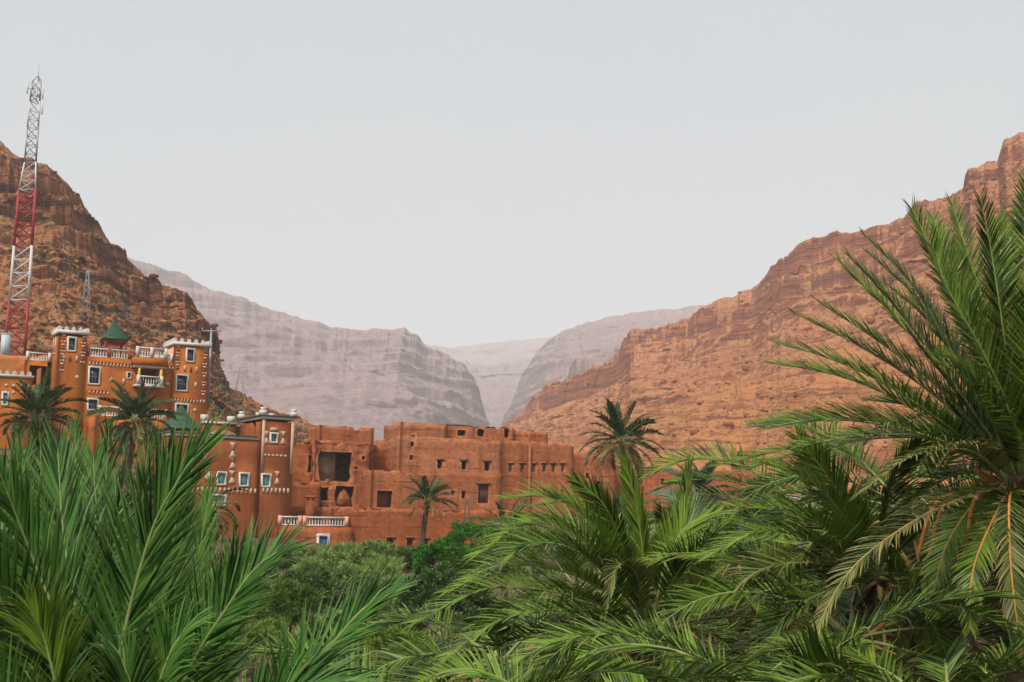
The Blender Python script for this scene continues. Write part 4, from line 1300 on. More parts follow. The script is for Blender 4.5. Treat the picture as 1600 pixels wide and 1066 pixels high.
# ------------------------------------------------------------------ mast, pylons and poles
def lattice_mast():
    Y = 150
    b0, t0 = P(28, 556, Y), P(50, 120, Y)
    H = t0.z - b0.z
    root = empty('radio_mast', b0)
    tag(root, 'tall red and white lattice radio mast rising behind the hotel', 'mast')
    lv = lambda py: P(39, py, Y).z - b0.z
    widths = [(lv(556), 1.5), (lv(470), 1.4), (lv(386), 1.32), (lv(298), 1.25), (lv(255), 0.85), (lv(200), 0.82), (lv(160), 0.74), (lv(128), 0.66), (lv(118), 0.08)]
    zs = [w[0] for w in widths]
    rad = lambda z: float(np.interp(z, zs, [w[1] for w in widths]))
    bands = [(zs[0], zs[1], 'steel_red'), (zs[1], zs[2], 'steel_white'), (zs[2], zs[3], 'steel_red'), (zs[3], zs[4], 'steel_white'), (zs[4], zs[5], 'steel'), (zs[5], zs[6], 'steel_white'), (zs[6], zs[7], 'steel')]
    ang = [math.radians(q) for q in (80, 200, 320)]
    pt = lambda k, z: (rad(z) * math.cos(ang[k % 3]), rad(z) * math.sin(ang[k % 3]), z)
    for z0, z1, mt in bands:
        thin = z0 >= zs[3]
        for k in range(3):
            beam('leg', M[mt], pt(k, z0), pt(k, z1), 0.165 if not thin else 0.10, root, 6)
        n = max(2, int(round((z1 - z0) / (1.5 if not thin else 1.0))))
        for j in range(n):
            za, zb = z0 + (z1 - z0) * j / n, z0 + (z1 - z0) * (j + 1) / n
            for k in range(3):
                beam('brace', M[mt], pt(k, za), pt(k + 1, zb), 0.08 if not thin else 0.05, root, 4)
                beam('ring_bar', M[mt], pt(k, za), pt(k + 1, za), 0.07 if not thin else 0.045, root, 4)
    for k in range(3):
        beam('leg', M['steel'], pt(k, zs[7]), (0, 0, zs[8]), 0.06, root, 5)
    beam('lightning_rod', M['steel'], (0, 0, zs[7]), (0, 0, lv(98)), 0.05, root, 5, 0.02)
    for (px_, z) in ((0.95, lv(148)), (1.0, lv(172)), (-0.95, lv(140)), (0.2, lv(150))):
        a_ = box('panel_antenna', M['steel_white'], (px_ - 0.08, px_ + 0.08, -0.7, -0.6, z - 0.75, z + 0.75), root, 0.02)
        beam('bracket', M['steel'], (px_, -0.6, z), (px_ * 0.6, 0.0, z), 0.04, a_, 4)
    return root


lattice_mast()
c = P(7, 540, 146)
cab = empty('equipment_cabinet', (c.x, c.y, P(7, 560, 146).z))
tag(cab, 'pale blue equipment cabinet at the foot of the radio mast', 'cabinet')
hgt = P(7, 522, 146).z - P(7, 560, 146).z
box('housing', M['cabinet'], (-0.45, 0.35, 0, 0.9, 0, hgt), cab)
box('roof_cap', M['cabinet'], (-0.5, 0.4, -0.05, 0.95, hgt + 0.003, hgt + 0.12), cab)
box('door_panel', M['cabinet'], (-0.25, 0.15, -0.03, -0.004, 0.25, hgt - 0.25), cab)


def pylon(name, label, px, py0, py1, Y, wbase, arms, group='power pylons on the slopes'):
    a_, b2 = P(px, py0, Y), P(px, py1, Y)
    root = empty(name, a_)
    tag(root, label, 'pylon', group)
    H = b2.z - a_.z
    rr = lambda z: wbase * (1 - 0.8 * z / H)
    cs = ((-1, -1), (1, -1), (1, 1), (-1, 1))
    th = Y * 0.00015
    for sx, sy in cs:
        beam('leg', M['steel'], (sx * wbase, sy * wbase, 0), (sx * rr(H), sy * rr(H), H), th, root, 4)
    n = 7
    for j in range(n):
        z0, z1 = H * j / n, H * (j + 1) / n
        for k in range(4):
            (ax, ay), (bx_, by_) = cs[k], cs[(k + 1) % 4]
            beam('brace', M['steel'], (ax * rr(z0), ay * rr(z0), z0), (bx_ * rr(z1), by_ * rr(z1), z1), th * 0.7, root, 4)
    for f, l in arms:
        beam('cross_arm', M['steel'], (-l, 0, H * f), (l, 0, H * f), th * 1.1, root, 4)
        for sx in (-1, 1):
            beam('insulator', M['steel'], (sx * l * 0.95, 0, H * f), (sx * l * 0.95, 0, H * f - 0.8), th * 0.8, root, 4)
    return root


pylon('power_pylon', 'thin grey lattice pylon standing on the brown crag left of the pavilion', 131, 520, 422, 205, 0.75, ((0.97, 1.6),))
pylon('power_pylon', 'grey lattice pylon on the pale scree right of the hotel', 374, 618, 573, 262, 0.9, ((0.98, 1.3), (0.8, 1.3)))
c, t_ = P(324, 640, 128), P(324, 517, 128)
tp = empty('power_pole', c)
tag(tp, 'grey T-shaped power pole beside the right hotel tower', 'pole')
beam('shaft', M['steel'], (0, 0, 0), (0, 0, t_.z - c.z), 0.16, tp, 8, 0.1)
beam('cross_arm', M['steel'], (-0.95, 0, t_.z - c.z - 0.02), (0.95, -0.1, t_.z - c.z - 0.02), 0.07, tp, 4)
for k in (-0.9, 0.0, 0.9):
    beam('insulator', M['steel'], (k, 0, t_.z - c.z), (k, 0, t_.z - c.z + 0.28), 0.05, tp, 6)
c, t_ = P(729, 830, 96), P(726, 776, 96)
ap_ = empty('timber_pole', c)
tag(ap_, 'pair of dark leaning timber poles in front of the terrace house', 'pole')
hh = t_.z - c.z
beam('pole', M['pole'], (-0.25, 0, -1.0), (-0.1, 0, hh), 0.07, ap_, 7, 0.05)
beam('pole', M['pole'], (0.38, 0, -1.0), (0.05, 0.1, hh), 0.075, ap_, 7, 0.05)
beam('tie', M['pole'], (-0.15, 0, hh * 0.8), (0.12, 0.05, hh * 0.82), 0.035, ap_, 5)

# ------------------------------------------------------------------ palms
def norm(a):
    return a / np.maximum(np.linalg.norm(a, axis=-1, keepdims=True), 1e-9)


def frond_arrays(path, ref, n_leaf, ll, lw, a0=62, a1=22, vfold=28, droop=0.25, petiole=0.22, seg=3, twist=0.0, r0=0.022, jitter=1.0, rs=None, lprof=None):
    """rachis tube and leaflets of one palm leaf; path Nx3, ref = direction its upper side faces"""
    rs = rs or rng
    C = catmull(path, 40)
    T = norm(np.gradient(C, axis=0))
    ref = np.array(ref, float)
    Sd = norm(np.cross(T, ref))
    for i in range(1, len(Sd)):            # keep the frame from flipping
        if np.dot(Sd[i], Sd[i - 1]) < 0:
            Sd[i] *= -1
    Nn = norm(np.cross(Sd, T))
    if twist:
        k = np.linspace(0, 1, 40)[:, None] * twist
        Sd, Nn = Sd * np.cos(k) + Nn * np.sin(k), Nn * np.cos(k) - Sd * np.sin(k)
    # rachis
    sides = 5
    rad = r0 * (1 - 0.88 * np.linspace(0, 1, 40)) * (1 + 1.2 * np.exp(-np.linspace(0, 1, 40) * 18))
    an = np.arange(sides) * 2 * math.pi / sides
    RV = C[:, None, :] + rad[:, None, None] * (np.cos(an)[None, :, None] * Sd[:, None, :] * 1.3 + np.sin(an)[None, :, None] * Nn[:, None, :])
    ri = np.arange(40 * sides).reshape(40, sides)
    RQ = np.stack([ri[:-1], np.roll(ri, -1, 1)[:-1], np.roll(ri, -1, 1)[1:], ri[1:]], -1).reshape(-1, 4)
    # leaflets
    n = n_leaf
    s = petiole + (1 - petiole) * (np.arange(n) + 0.5) / n
    s = np.repeat(s, 2) + rs.uniform(-0.25, 0.25, 2 * n) * (1 - petiole) / n
    side = np.tile([1.0, -1.0], n)
    s = np.clip(s, petiole, 0.998)
    x = s * 39
    i0 = np.clip(x.astype(int), 0, 38)
    f = (x - i0)[:, None]
    lerp = lambda A: A[i0] * (1 - f) + A[i0 + 1] * f
    B, t, S_, Np = lerp(C), norm(lerp(T)), norm(lerp(Sd)), norm(lerp(Nn))
    q = (s - petiole) / (1 - petiole)
    ang = np.radians(a0 + (a1 - a0) * q ** 0.9 + rs.normal(0, 4.5 * jitter, 2 * n))
    vf = np.radians(vfold * (1 - 0.35 * q) + rs.normal(0, 7 * jitter, 2 * n))
    prof = lprof(q) if lprof else np.interp(q, [0, 0.12, 0.35, 0.7, 0.92, 1.0], [0.55, 0.85, 1.0, 0.82, 0.5, 0.38])
    L = ll * prof * rs.uniform(0.85, 1.12, 2 * n)
    d0 = np.cos(ang)[:, None] * t + np.sin(ang)[:, None] * (side[:, None] * np.cos(vf)[:, None] * S_ + np.sin(vf)[:, None] * Np)
    d0 = norm(d0)
    wv = norm(np.cross(d0, np.cross(t, d0) * side[:, None] * 0.35 + Np))
    roll = rs.normal(0, 0.35 * jitter, 2 * n)[:, None]
    wv = norm(wv * np.cos(roll) + np.cross(d0, wv) * np.sin(roll))
    dro = droop * rs.uniform(0.4, 1.6, 2 * n)
    snap = rs.random(2 * n) < 0.05 * jitter          # a few leaflets hang broken
    dro = np.where(snap, dro * 3 + 0.5, dro)
    bleach = np.where(snap, 0.85, 0.0)[:, None]
    pts, cur, dd = [B], B, d0.copy()
    for j in range(seg):
        cur = cur + dd * (L / seg)[:, None]
        pts.append(cur)
        dd = norm(dd + np.array((0, 0, -1.0)) * (dro * (0.4 + 0.8 * j))[:, None] / seg)
    wprof = [0.45, 1.0, 0.8, 0.5, 0.3][:seg] if seg >= 3 else [0.7, 0.9]
    LW = lw * np.interp(q, [0, 0.2, 0.8, 1], [0.8, 1, 0.85, 0.55])
    V = []
    at = []
    if seg >= 4:                           # near leaves: each leaflet folded along its midrib
        nrm = norm(np.cross(d0, wv))
        for j in range(seg):
            hw_ = (LW * wprof[j] * 0.5)[:, None]
            V += [pts[j] - wv * hw_ * 0.9 + nrm * hw_ * 0.45, pts[j], pts[j] + wv * hw_ * 0.9 + nrm * hw_ * 0.45]
            at += [np.full(2 * n, j / seg)] * 3
        V.append(pts[seg])
        at.append(np.ones(2 * n))
        V = np.stack(V, 1)
        at = np.stack(at, 1)
        k = 3 * seg + 1
        base = (np.arange(2 * n) * k)[:, None]
        LQ = np.concatenate([base + np.array([3 * j + e, 3 * j + e + 1, 3 * j + e + 4, 3 * j + e + 3]) for j in range(seg - 1) for e in (0, 1)], 0)
        LT_ = np.concatenate([base + np.array([3 * seg - 3 + e, 3 * seg - 2 + e, 3 * seg]) for e in (0, 1)], 0)
        return RV.reshape(-1, 3), RQ, V.reshape(-1, 3), LQ, LT_, np.maximum(at, bleach).ravel()
    for j in range(seg):
        w_ = wv * (LW * wprof[j] * 0.5)[:, None]
        V += [pts[j] - w_, pts[j] + w_]
        at += [np.full(2 * n, j / seg)] * 2
    V.append(pts[seg])
    at.append(np.ones(2 * n))
    V = np.stack(V, 1)                     # (2n, 2seg+1, 3)
    at = np.stack(at, 1)
    k = 2 * seg + 1
    base = (np.arange(2 * n) * k)[:, None]
    LQ = np.concatenate([base + np.array([2 * j, 2 * j + 1, 2 * j + 3, 2 * j + 2]) for j in range(seg - 1)], 0)
    LT_ = base + np.array([2 * seg - 2, 2 * seg - 1, 2 * seg])
    return RV.reshape(-1, 3), RQ, V.reshape(-1, 3), LQ, LT_, np.maximum(at, bleach).ravel()


def frond_meshes(leaf, stalk, *a, **k):
    RV, RQ, V, Q, T, at = frond_arrays(*a, **k)
    return np_mesh('frond', RV, quads=RQ, mat=stalk, smooth=True), np_mesh('leaflets', V, quads=Q, tris=T, mat=leaf, attr=at)


def place_frond(meshes, parent, loc=(0, 0, 0), rz=0.0, tilt=0.0, scale=1.0, roll=0.0):
    f = bpy.data.objects.new('frond', meshes[0])
    f.location = loc
    f.rotation_euler = (roll, tilt, rz)
    f.scale = (scale,) * 3
    link(f, parent)
    l = bpy.data.objects.new('leaflets', meshes[1])
    link(l, f)
    l['kind'] = 'stuff'
    return f


def trunk_mesh(h, r0, r1, bend=(0, 0), step=0.13, sides=10):
    n = max(4, int(h / step))
    V, Q = [], []
    for i in range(n + 1):
        z = h * i / n
        k = i / n
        for j in range(sides):
            a_ = (j + 0.5 * (i % 2)) * 2 * math.pi / sides
            r_ = (r0 + (r1 - r0) * k) * (1 + (0.16 if (i % 2) else -0.08) + random.uniform(-0.07, 0.07)) * (1 + 0.5 * math.exp(-z / 0.4))
            V.append((bend[0] * k * k + r_ * math.cos(a_), bend[1] * k * k + r_ * math.sin(a_), z))
    for i in range(n):
        for j in range(sides):
            Q.append((i * sides + j, i * sides + (j + 1) % sides, (i + 1) * sides + (j + 1) % sides, (i + 1) * sides + j))
    V.append((bend[0], bend[1], h + 0.15))
    T = [(n * sides + j, n * sides + (j + 1) % sides, len(V) - 1) for j in range(sides)]
    return np_mesh('trunk', V, quads=Q, tris=T, mat=M['trunk'])


def generic_path(el, length, bend, n=6, side=0.0):
    """leaf leaving at elevation el, curving down by bend (degrees) along its length, in the xz plane"""
    p, pts = np.zeros(3), [np.zeros(3)]
    m_ = 24
    for i in range(m_):
        k = (i + 0.5) / m_
        a_ = math.radians(el - bend * k ** 1.6)
        p = p + np.array((math.cos(a_), side * k, math.sin(a_))) * length / m_
        if (i + 1) % (m_ // n) == 0:
            pts.append(p.copy())
    return pts


def boots(root, c, r_, n, mat, ln=0.32):
    """old leaf bases round the crown"""
    for k in range(n):
        az = k * 2.39996
        z = -0.9 * (k / n) - 0.02
        d = np.array((math.cos(az), math.sin(az), 0.9))
        p0 = np.array(c) + np.array((math.cos(az) * r_ * 0.7, math.sin(az) * r_ * 0.7, z))
        beam('leaf_base', mat, p0, p0 + d * ln * random.uniform(0.6, 1.1), 0.07, root, 5, 0.03)


_proto = {}


def proto(key, leaf, stalk, el, length, bend, n_leaf, ll, lw, seg=3, **kw):
    var = random.randrange(3)
    full = (key, round(el), round(length, 2), var)
    if full not in _proto:
        ref = np.array((-0.35, 0, 1.0)) if el > -30 else np.array((0.9, 0, 0.5))
        _proto[full] = frond_meshes(leaf, stalk, generic_path(el, length, bend * (0.85, 1.0, 1.2)[var], 6, (-0.35, 0.1, 0.4)[var]), ref, n_leaf, ll, lw, seg=seg, **kw)
    return _proto[full]


def palm(label, crown, gz, length, style, n_fronds=30, top=82, low=-35, trunk_r=0.17, dead=0, lean=(0, 0), group='date palms in the oasis', seed=0, hand=(), n_leaf=60, seg=3, stub=12, ll=None, lw=0.035, fruits=0, arc=(0, 2 * math.pi), bend=(28, 75)):
    random.seed(seed * 13 + 5)
    leaf = M[style]
    crown = np.array(crown, float)
    h = crown[2] - gz
    root = empty('date_palm', (crown[0] - lean[0], crown[1] - lean[1], gz))
    tag(root, label, 'palm tree', group)
    obj('trunk', trunk_mesh(h, trunk_r, trunk_r * 0.85, lean, 0.13 if length > 2.4 and crown[1] < 40 else 0.25), root)
    top_l = (lean[0], lean[1], h)
    ll = ll or length * 0.15
    for (pts, ref, kw) in hand:
        loc = np.array([crown[0] - lean[0], crown[1] - lean[1], gz])
        pth = [np.array(P(*q)) - loc for q in pts]
        k2 = dict(n_leaf=n_leaf, ll=ll, lw=lw, seg=seg)
        k2.update(kw)
        mt = k2.pop('mat', style)
        stalk = M[k2.pop('stalk', 'rachis')]
        place_frond(frond_meshes(M[mt], stalk, pth, ref, **k2), root)
    variants = 7
    for k in range(n_fronds):
        q = (k + 0.5) / n_fronds
        el = top + (low - top) * q ** 0.85
        el = round(el / (110 / variants)) * (110 / variants)
        bd = bend[0] + (bend[1] - bend[0]) * min(1, max(0, (80 - el) / 90))
        az = arc[0] + (k * 2.39996 + random.uniform(-0.25, 0.25)) % (arc[1] - arc[0])
        old = el < -12
        pr = proto((style, seg, n_leaf, lw), M['leaf_old'] if old and style != 'leaf_dust' else leaf, M['rachis_dry'] if old else M['rachis'], el, length, bd, n_leaf, ll, lw, seg, twist=random.choice((-0.5, 0.3, 0.7)))
        place_frond(pr, root, top_l, az, random.uniform(-0.06, 0.06), random.uniform(0.82, 1.12), random.uniform(-0.3, 0.3))
    for k in range(dead):
        az = k * 2.39996 + 1
        pr = proto(('dead', seg, n_leaf), M['leaf_dead'], M['rachis_dry'], -12, length * 0.85, 95, max(16, n_leaf // 3), ll * 0.6, lw * 0.8, seg, droop=0.8)
        place_frond(pr, root, (top_l[0], top_l[1], top_l[2] - 0.2), az, random.uniform(-0.1, 0.15), random.uniform(0.8, 1.1))
    if stub:
        boots(root, top_l, trunk_r, stub, M['boot'])
    for k in range(fruits):
        az = k * 2.39996 + 0.5
        p0 = np.array(top_l) + np.array((0.1 * math.cos(az), 0.1 * math.sin(az), -0.05))
        p1 = p0 + np.array((math.cos(az) * 0.7, math.sin(az) * 0.7, -0.15))
        p2 = p1 + np.array((math.cos(az) * 0.25, math.sin(az) * 0.25, -0.6))
        Cc = catmull([p0, p1, p2], 10)
        V, Q = [], []
        for i, pnt in enumerate(Cc):
            for j in range(5):
                a_ = j * 2 * math.pi / 5
                V.append(pnt + 0.024 * np.array((math.cos(a_), math.sin(a_), 0.4 * math.sin(a_))))
        for i in range(9):
            for j in range(5):
                Q.append((i * 5 + j, i * 5 + (j + 1) % 5, i * 5 + 5 + (j + 1) % 5, i * 5 + 5 + j))
        obj('fruit_stalk', np_mesh('fruit_stalk', V, quads=Q, mat=M['stalk'], smooth=True), root)
    return root


CAMN = (0.05, -1.0, 0.25)
UPN = (0, -0.25, 1.0)
# --- left foreground palm: stiff young leaves standing up into the picture
K = dict(n_leaf=88, ll=0.60, lw=0.0245, seg=4, petiole=0.22, a0=44, a1=15, vfold=18, droop=0.10, r0=0.020)
A = []
def ha(pts, ref, **k):
    kk = dict(K)
    kk.update(k)
    A.append((pts, ref, kk))


ha([(150, 1290, 7.5), (110, 1030, 7.3), (58, 890, 7.2), (0, 740, 7.0)], (0.35, -1, 0.2))
ha([(160, 1290, 7.5), (128, 1020, 7.6), (100, 840, 7.7), (90, 700, 7.8)], (0.55, -1, 0), ll=0.55)
ha([(180, 1290, 7.6), (163, 1020, 7.7), (170, 880, 7.8), (196, 720, 7.9)], (-1, -0.45, 0.2), ll=0.5)
ha([(165, 1290, 7.4), (182, 1060, 7.2), (232, 846, 7.0), (280, 748, 6.9), (318, 695, 6.9)], (-0.15, -1, 0.35), ll=0.62, n_leaf=92, a0=46)
ha([(240, 1290, 7.4), (285, 1075, 7.2), (358, 945, 7.0), (402, 885, 7.0), (446, 855, 7.0)], (-0.25, -1, 0.55), ll=0.52, n_leaf=90, a0=50, a1=20)
ha([(380, 1250, 7.6), (450, 1076, 7.6), (524, 1000, 7.6), (566, 953, 7.6), (616, 920, 7.7)], (-0.45, -0.75, 0.7), ll=0.46, n_leaf=85, a0=48, a1=18)
ha([(100, 1290, 7.2), (50, 1040, 7.0), (-10, 920, 6.8), (-80, 800, 6.7)], (0.4, -1, 0.3))
ha([(150, 1290, 9), (142, 980, 9.3), (150, 830, 9.5), (146, 715, 9.6)], (0.2, -1, 0.0), ll=0.6)
ha([(210, 1290, 9), (250, 1000, 9.3), (270, 850, 9.4), (285, 750, 9.4)], (-0.2, -1, 0.1), ll=0.6)
ha([(60, 1290, 9), (38, 980, 9.2), (25, 840, 9.4), (36, 715, 9.5)], (0.5, -1, 0.0), ll=0.6)
ha([(120, 1290, 6.6), (95, 1110, 6.3), (70, 1000, 6.2), (48, 955, 6.15)], (0.1, -1, 0.4), droop=0.9, mat='leaf_b', ll=0.5, n_leaf=60)
ha([(230, 1290, 6.6), (240, 1120, 6.4), (262, 1030, 6.3), (290, 980, 6.3)], (-0.1, -1, 0.4), droop=0.8, ll=0.45, n_leaf=70)
ha([(330, 1290, 6.6), (400, 1140, 6.4), (470, 1075, 6.3), (560, 1060, 6.3)], (-0.1, -0.6, 0.9), droop=0.5, ll=0.45, n_leaf=70)
ha([(180, 1290, 6.2), (200, 1150, 6.0), (205, 1080, 5.9), (190, 1030, 5.9)], (0.0, -1, 0.3), droop=0.5, ll=0.42, n_leaf=70)
ha([(60, 1290, 6.2), (10, 1130, 6.0), (-40, 1060, 5.9)], (0.2, -1, 0.5), droop=0.4, ll=0.45, n_leaf=70)
ha([(20, 1290, 8.2), (0, 1050, 8.3), (-5, 900, 8.3), (12, 760, 8.4)], (0.3, -1, 0.1), ll=0.55)
ha([(120, 1290, 8.2), (118, 1080, 8.3), (122, 930, 8.3), (118, 790, 8.4)], (-0.4, -1, 0.1), ll=0.5)
ha([(250, 1290, 8.4), (300, 1080, 8.4), (345, 960, 8.4), (390, 880, 8.4)], (-0.3, -1, 0.3), ll=0.45)
for q_, (bx, tx, ty, yy, rx) in enumerate(((20, -40, 690, 10.2, 0.3), (60, 20, 690, 10.6, -0.6), (90, 62, 672, 10.2, 0.7), (120, 118, 668, 10.8, -0.2), (150, 170, 676, 10.3, 0.5),
                                          (190, 232, 690, 10.6, -0.5), (230, 262, 700, 10.2, 0.2), (260, 330, 760, 10.4, -0.4), (300, 372, 860, 9.6, 0.3), (40, 60, 800, 8.6, 0.1), (110, 160, 800, 8.6, -0.3), (210, 250, 830, 8.4, 0.2))):
    ha([(bx, 1290, yy), ((bx * 2 + tx) / 3 - 6, 1290 - (1290 - ty) * 0.4, yy + 0.1), ((bx + 2 * tx) / 3 - 3, 1290 - (1290 - ty) * 0.72, yy + 0.2), (tx, ty, yy + 0.2)], (rx, -1, 0.1), ll=0.52, n_leaf=80)
pc = P(180, 1290, 7.6)
palm('young date palm filling the left foreground with upright blue-green fronds', pc, 0.0, 3.0, 'leaf_a', 14, 25, 0, 0.2, hand=A, seed=1, n_leaf=90, seg=4, lw=0.024, arc=(1.2, 4.4), stub=0, ll=0.5)

# --- big palm on the right
Dk = dict(n_leaf=95, ll=0.56, lw=0.029, jitter=0.8, seg=4, petiole=0.14, a0=64, a1=30, vfold=26, droop=0.10, r0=0.020)
Dh = []
def hd(pts, ref, **k):
    kk = dict(Dk)
    kk.update(k)
    Dh.append((pts, ref, kk))


hd([(1585, 745, 14), (1500, 680, 13.8), (1391, 605, 13.5), (1300, 562, 13.3), (1214, 537, 13.2)], (0.4, -0.35, 1))
hd([(1585, 742, 14), (1530, 672, 14.2), (1450, 592, 14.3), (1360, 525, 14.4), (1281, 474, 14.5)], (0.5, -0.3, 0.9))
hd([(1585, 740, 14), (1540, 670, 13.9), (1450, 545, 13.8), (1390, 470, 13.8), (1328, 402, 13.8)], (0.6, -0.5, 0.6))
hd([(1585, 740, 14), (1545, 660, 14.5), (1475, 525, 14.9), (1420, 440, 15.1), (1352, 370, 15.2)], (0.6, -0.3, 0.6))
hd([(1588, 738, 14), (1560, 620, 13.6), (1500, 490, 13.3), (1455, 390, 13.2), (1424, 325, 13.2)], (0.4, -1, 0.3), ll=0.5)
hd([(1588, 738, 14), (1572, 620, 14.3), (1545, 500, 14.6), (1510, 390, 14.8), (1487, 318, 15)], (0.5, -1, 0.3))
hd([(1590, 738, 14), (1580, 620, 13.7), (1565, 500, 13.4), (1548, 390, 13.3), (1532, 308, 13.2)], (0.3, -1, 0.2), ll=0.5)
hd([(1594, 738, 14), (1596, 620, 14.2), (1600, 480, 14.4), (1602, 370, 14.5), (1603, 285, 14.5)], (-0.6, -0.8, 0.1), ll=0.5)
hd([(1598, 738, 14), (1625, 600, 14.2), (1660, 480, 14.4), (1710, 350, 14.5)], (-0.3, -1, 0.2))
hd([(1598, 738, 14), (1640, 640, 13.8), (1720, 540, 13.6), (1820, 470, 13.5)], (-0.3, -0.5, 1))
hd([(1585, 745, 14), (1556, 670, 13.2), (1515, 600, 12.6), (1455, 556, 12.3)], (0.5, -0.6, 0.7), ll=0.42)
hd([(1583, 752, 14), (1500, 700, 13.3), (1382, 664, 12.9), (1280, 656, 12.6), (1196, 668, 12.5)], (0.1, -0.4, 1), droop=0.2)
hd([(1583, 756, 14), (1480, 690, 14.6), (1360, 680, 15), (1240, 700, 15.2), (1120, 728, 15.3)], (0.1, -0.2, 1), droop=0.2)
hd([(1580, 760, 14), (1520, 706, 13), (1440, 708, 12.4), (1385, 738, 12.2), (1338, 775, 12.1)], (-0.1, 0.1, 1), droop=0.7, mat='leaf_old', ll=0.36)
hd([(1580, 762, 14), (1530, 770, 13.2), (1432, 812, 12.6), (1328, 892, 12.3), (1262, 1010, 12.2)], (-0.6, -0.5, 0.8), droop=0.5, mat='leaf_old', ll=0.38, stalk='rachis_dry')
hd([(1582, 765, 14), (1568, 780, 13.4), (1530, 860, 13.1), (1516, 920, 13.0), (1516, 985, 13.0)], (-0.5, -1, 0.1), droop=0.35, stalk='stalk', ll=0.36, a0=60)
hd([(1586, 765, 14), (1577, 780, 13.3), (1578, 860, 13.0), (1584, 930, 12.9), (1597, 1025, 12.9)], (0.1, -1, 0.1), droop=0.35, stalk='stalk', ll=0.38, a0=60, mat='leaf_old')
hd([(1590, 765, 14), (1620, 790, 13.3), (1640, 880, 13.1), (1650, 990, 13.0)], (0.3, -1, 0.1), droop=0.35, stalk='stalk', ll=0.38)
hd([(1580, 762, 14), (1530, 780, 13.6), (1480, 850, 13.5), (1455, 940, 13.5)], (-0.6, -0.8, 0.3), droop=0.4, stalk='rachis_dry', ll=0.36)
hd([(1582, 758, 14), (1500, 740, 14.6), (1420, 790, 14.9), (1380, 880, 15)], (-0.3, 0.1, 1), droop=0.4)
hd([(1590, 738, 14), (1575, 640, 13.2), (1530, 540, 12.7), (1480, 450, 12.5), (1462, 395, 12.5)], (0.4, -1, 0.4))
hd([(1590, 738, 14), (1590, 640, 14.6), (1580, 520, 15), (1572, 420, 15.2), (1575, 335, 15.3)], (0.2, -1, 0.1))
hd([(1588, 738, 14), (1560, 660, 14.8), (1510, 580, 15.2), (1450, 500, 15.4), (1400, 455, 15.5)], (0.5, -0.6, 0.5))
hd([(1596, 738, 14), (1606, 620, 13.4), (1620, 500, 13.2), (1640, 400, 13.1)], (-0.2, -1, 0.1))
hd([(1584, 750, 14), (1520, 690, 14.6), (1440, 640, 15), (1360, 625, 15.2)], (0.2, -0.3, 1))
for q_ in list(Dh[:8]) + list(Dh[10:13]):
    pts_, ref_, kw_ = q_
    dx_, dy_ = random.uniform(-38, 38), random.uniform(-10, 42)
    m_ = len(pts_) - 1
    Dh.append(([(x + dx_ * (i / m_) ** 1.3, y + dy_ * (i / m_) ** 1.3, Y + 0.9 * i / m_) for i, (x, y, Y) in enumerate(pts_)], (ref_[0] - 0.25, ref_[1], ref_[2]), dict(kw_)))
pc = P(1588, 752, 14)
palm('tall date palm with a wide dark crown at the right edge', pc, 0.0, 3.0, 'leaf_d', 22, 20, -50, 0.24, hand=Dh, seed=2, n_leaf=90, seg=4, lw=0.026, arc=(-1.2, 1.9), stub=26, fruits=7, ll=0.42)

# --- centre palm
Bk = dict(n_leaf=84, ll=0.56, lw=0.030, seg=4, petiole=0.14, a0=54, a1=24, vfold=34, droop=0.16, jitter=0.7, r0=0.018)
Bh = []
def hb(pts, ref, **k):
    kk = dict(Bk)
    kk.update(k)
    Bh.append((pts, ref, kk))


hb([(1015, 960, 16), (1008, 890, 15.9), (996, 800, 15.8), (978, 722, 15.7)], (-0.75, -0.75, 0.2), ll=0.52, a0=34, a1=14, vfold=22, n_leaf=90)
hb([(1012, 960, 16), (985, 890, 15.8), (948, 795, 15.6), (896, 748, 15.5)], (-0.6, -0.6, 0.6), ll=0.5, a0=42)
hb([(1010, 960, 16), (945, 840, 15.4), (870, 780, 15.1), (790, 778, 15)], (-0.2, -0.35, 1))
hb([(1010, 962, 16), (920, 850, 15), (830, 818, 14.6), (742, 868, 14.5)], (-0.1, -0.3, 1), droop=0.3)
hb([(1008, 965, 16), (915, 870, 14.6), (830, 850, 14.2), (752, 905, 14)], (-0.1, -0.5, 1), droop=0.3)
hb([(1006, 968, 16), (900, 900, 15.2), (790, 885, 14.9), (698, 925, 14.8)], (-0.1, -0.3, 1), droop=0.25)
hb([(1005, 970, 16), (890, 930, 14.4), (760, 920, 13.8), (648, 972, 13.6)], (-0.1, -0.5, 1), droop=0.3)
hb([(1004, 975, 16), (890, 960, 14), (790, 965, 13.4), (690, 1030, 13.2)], (-0.1, -0.5, 1), droop=0.35)
hb([(1004, 980, 16), (930, 985, 14.2), (870, 1020, 13.7), (800, 1100, 13.5)], (-0.2, -0.6, 0.9), droop=0.35)
hb([(1010, 980, 16), (960, 1000, 14.4), (935, 1050, 14), (925, 1120, 13.9)], (-0.2, -0.9, 0.5), droop=0.3)
hb([(1025, 962, 16), (1070, 880, 15.4), (1130, 845, 15), (1200, 890, 14.8)], (0.1, -0.3, 1), droop=0.3)
hb([(1028, 968, 16), (1090, 930, 15), (1150, 930, 14.6), (1210, 985, 14.4)], (0.1, -0.4, 1), droop=0.3)
hb([(1020, 980, 16), (1040, 1000, 14.6), (1060, 1060, 14.2), (1070, 1130, 14)], (0.2, -1, 0.4), droop=0.3)
hb([(1005, 975, 16), (995, 900, 15), (965, 885, 14.5), (945, 960, 14.4)], (-0.1, -0.2, 1), droop=0.4, ll=0.3, mat='leaf_old')
hb([(1012, 965, 16), (970, 870, 16.5), (905, 790, 16.8), (840, 790, 17)], (-0.4, -0.1, 1), droop=0.2)
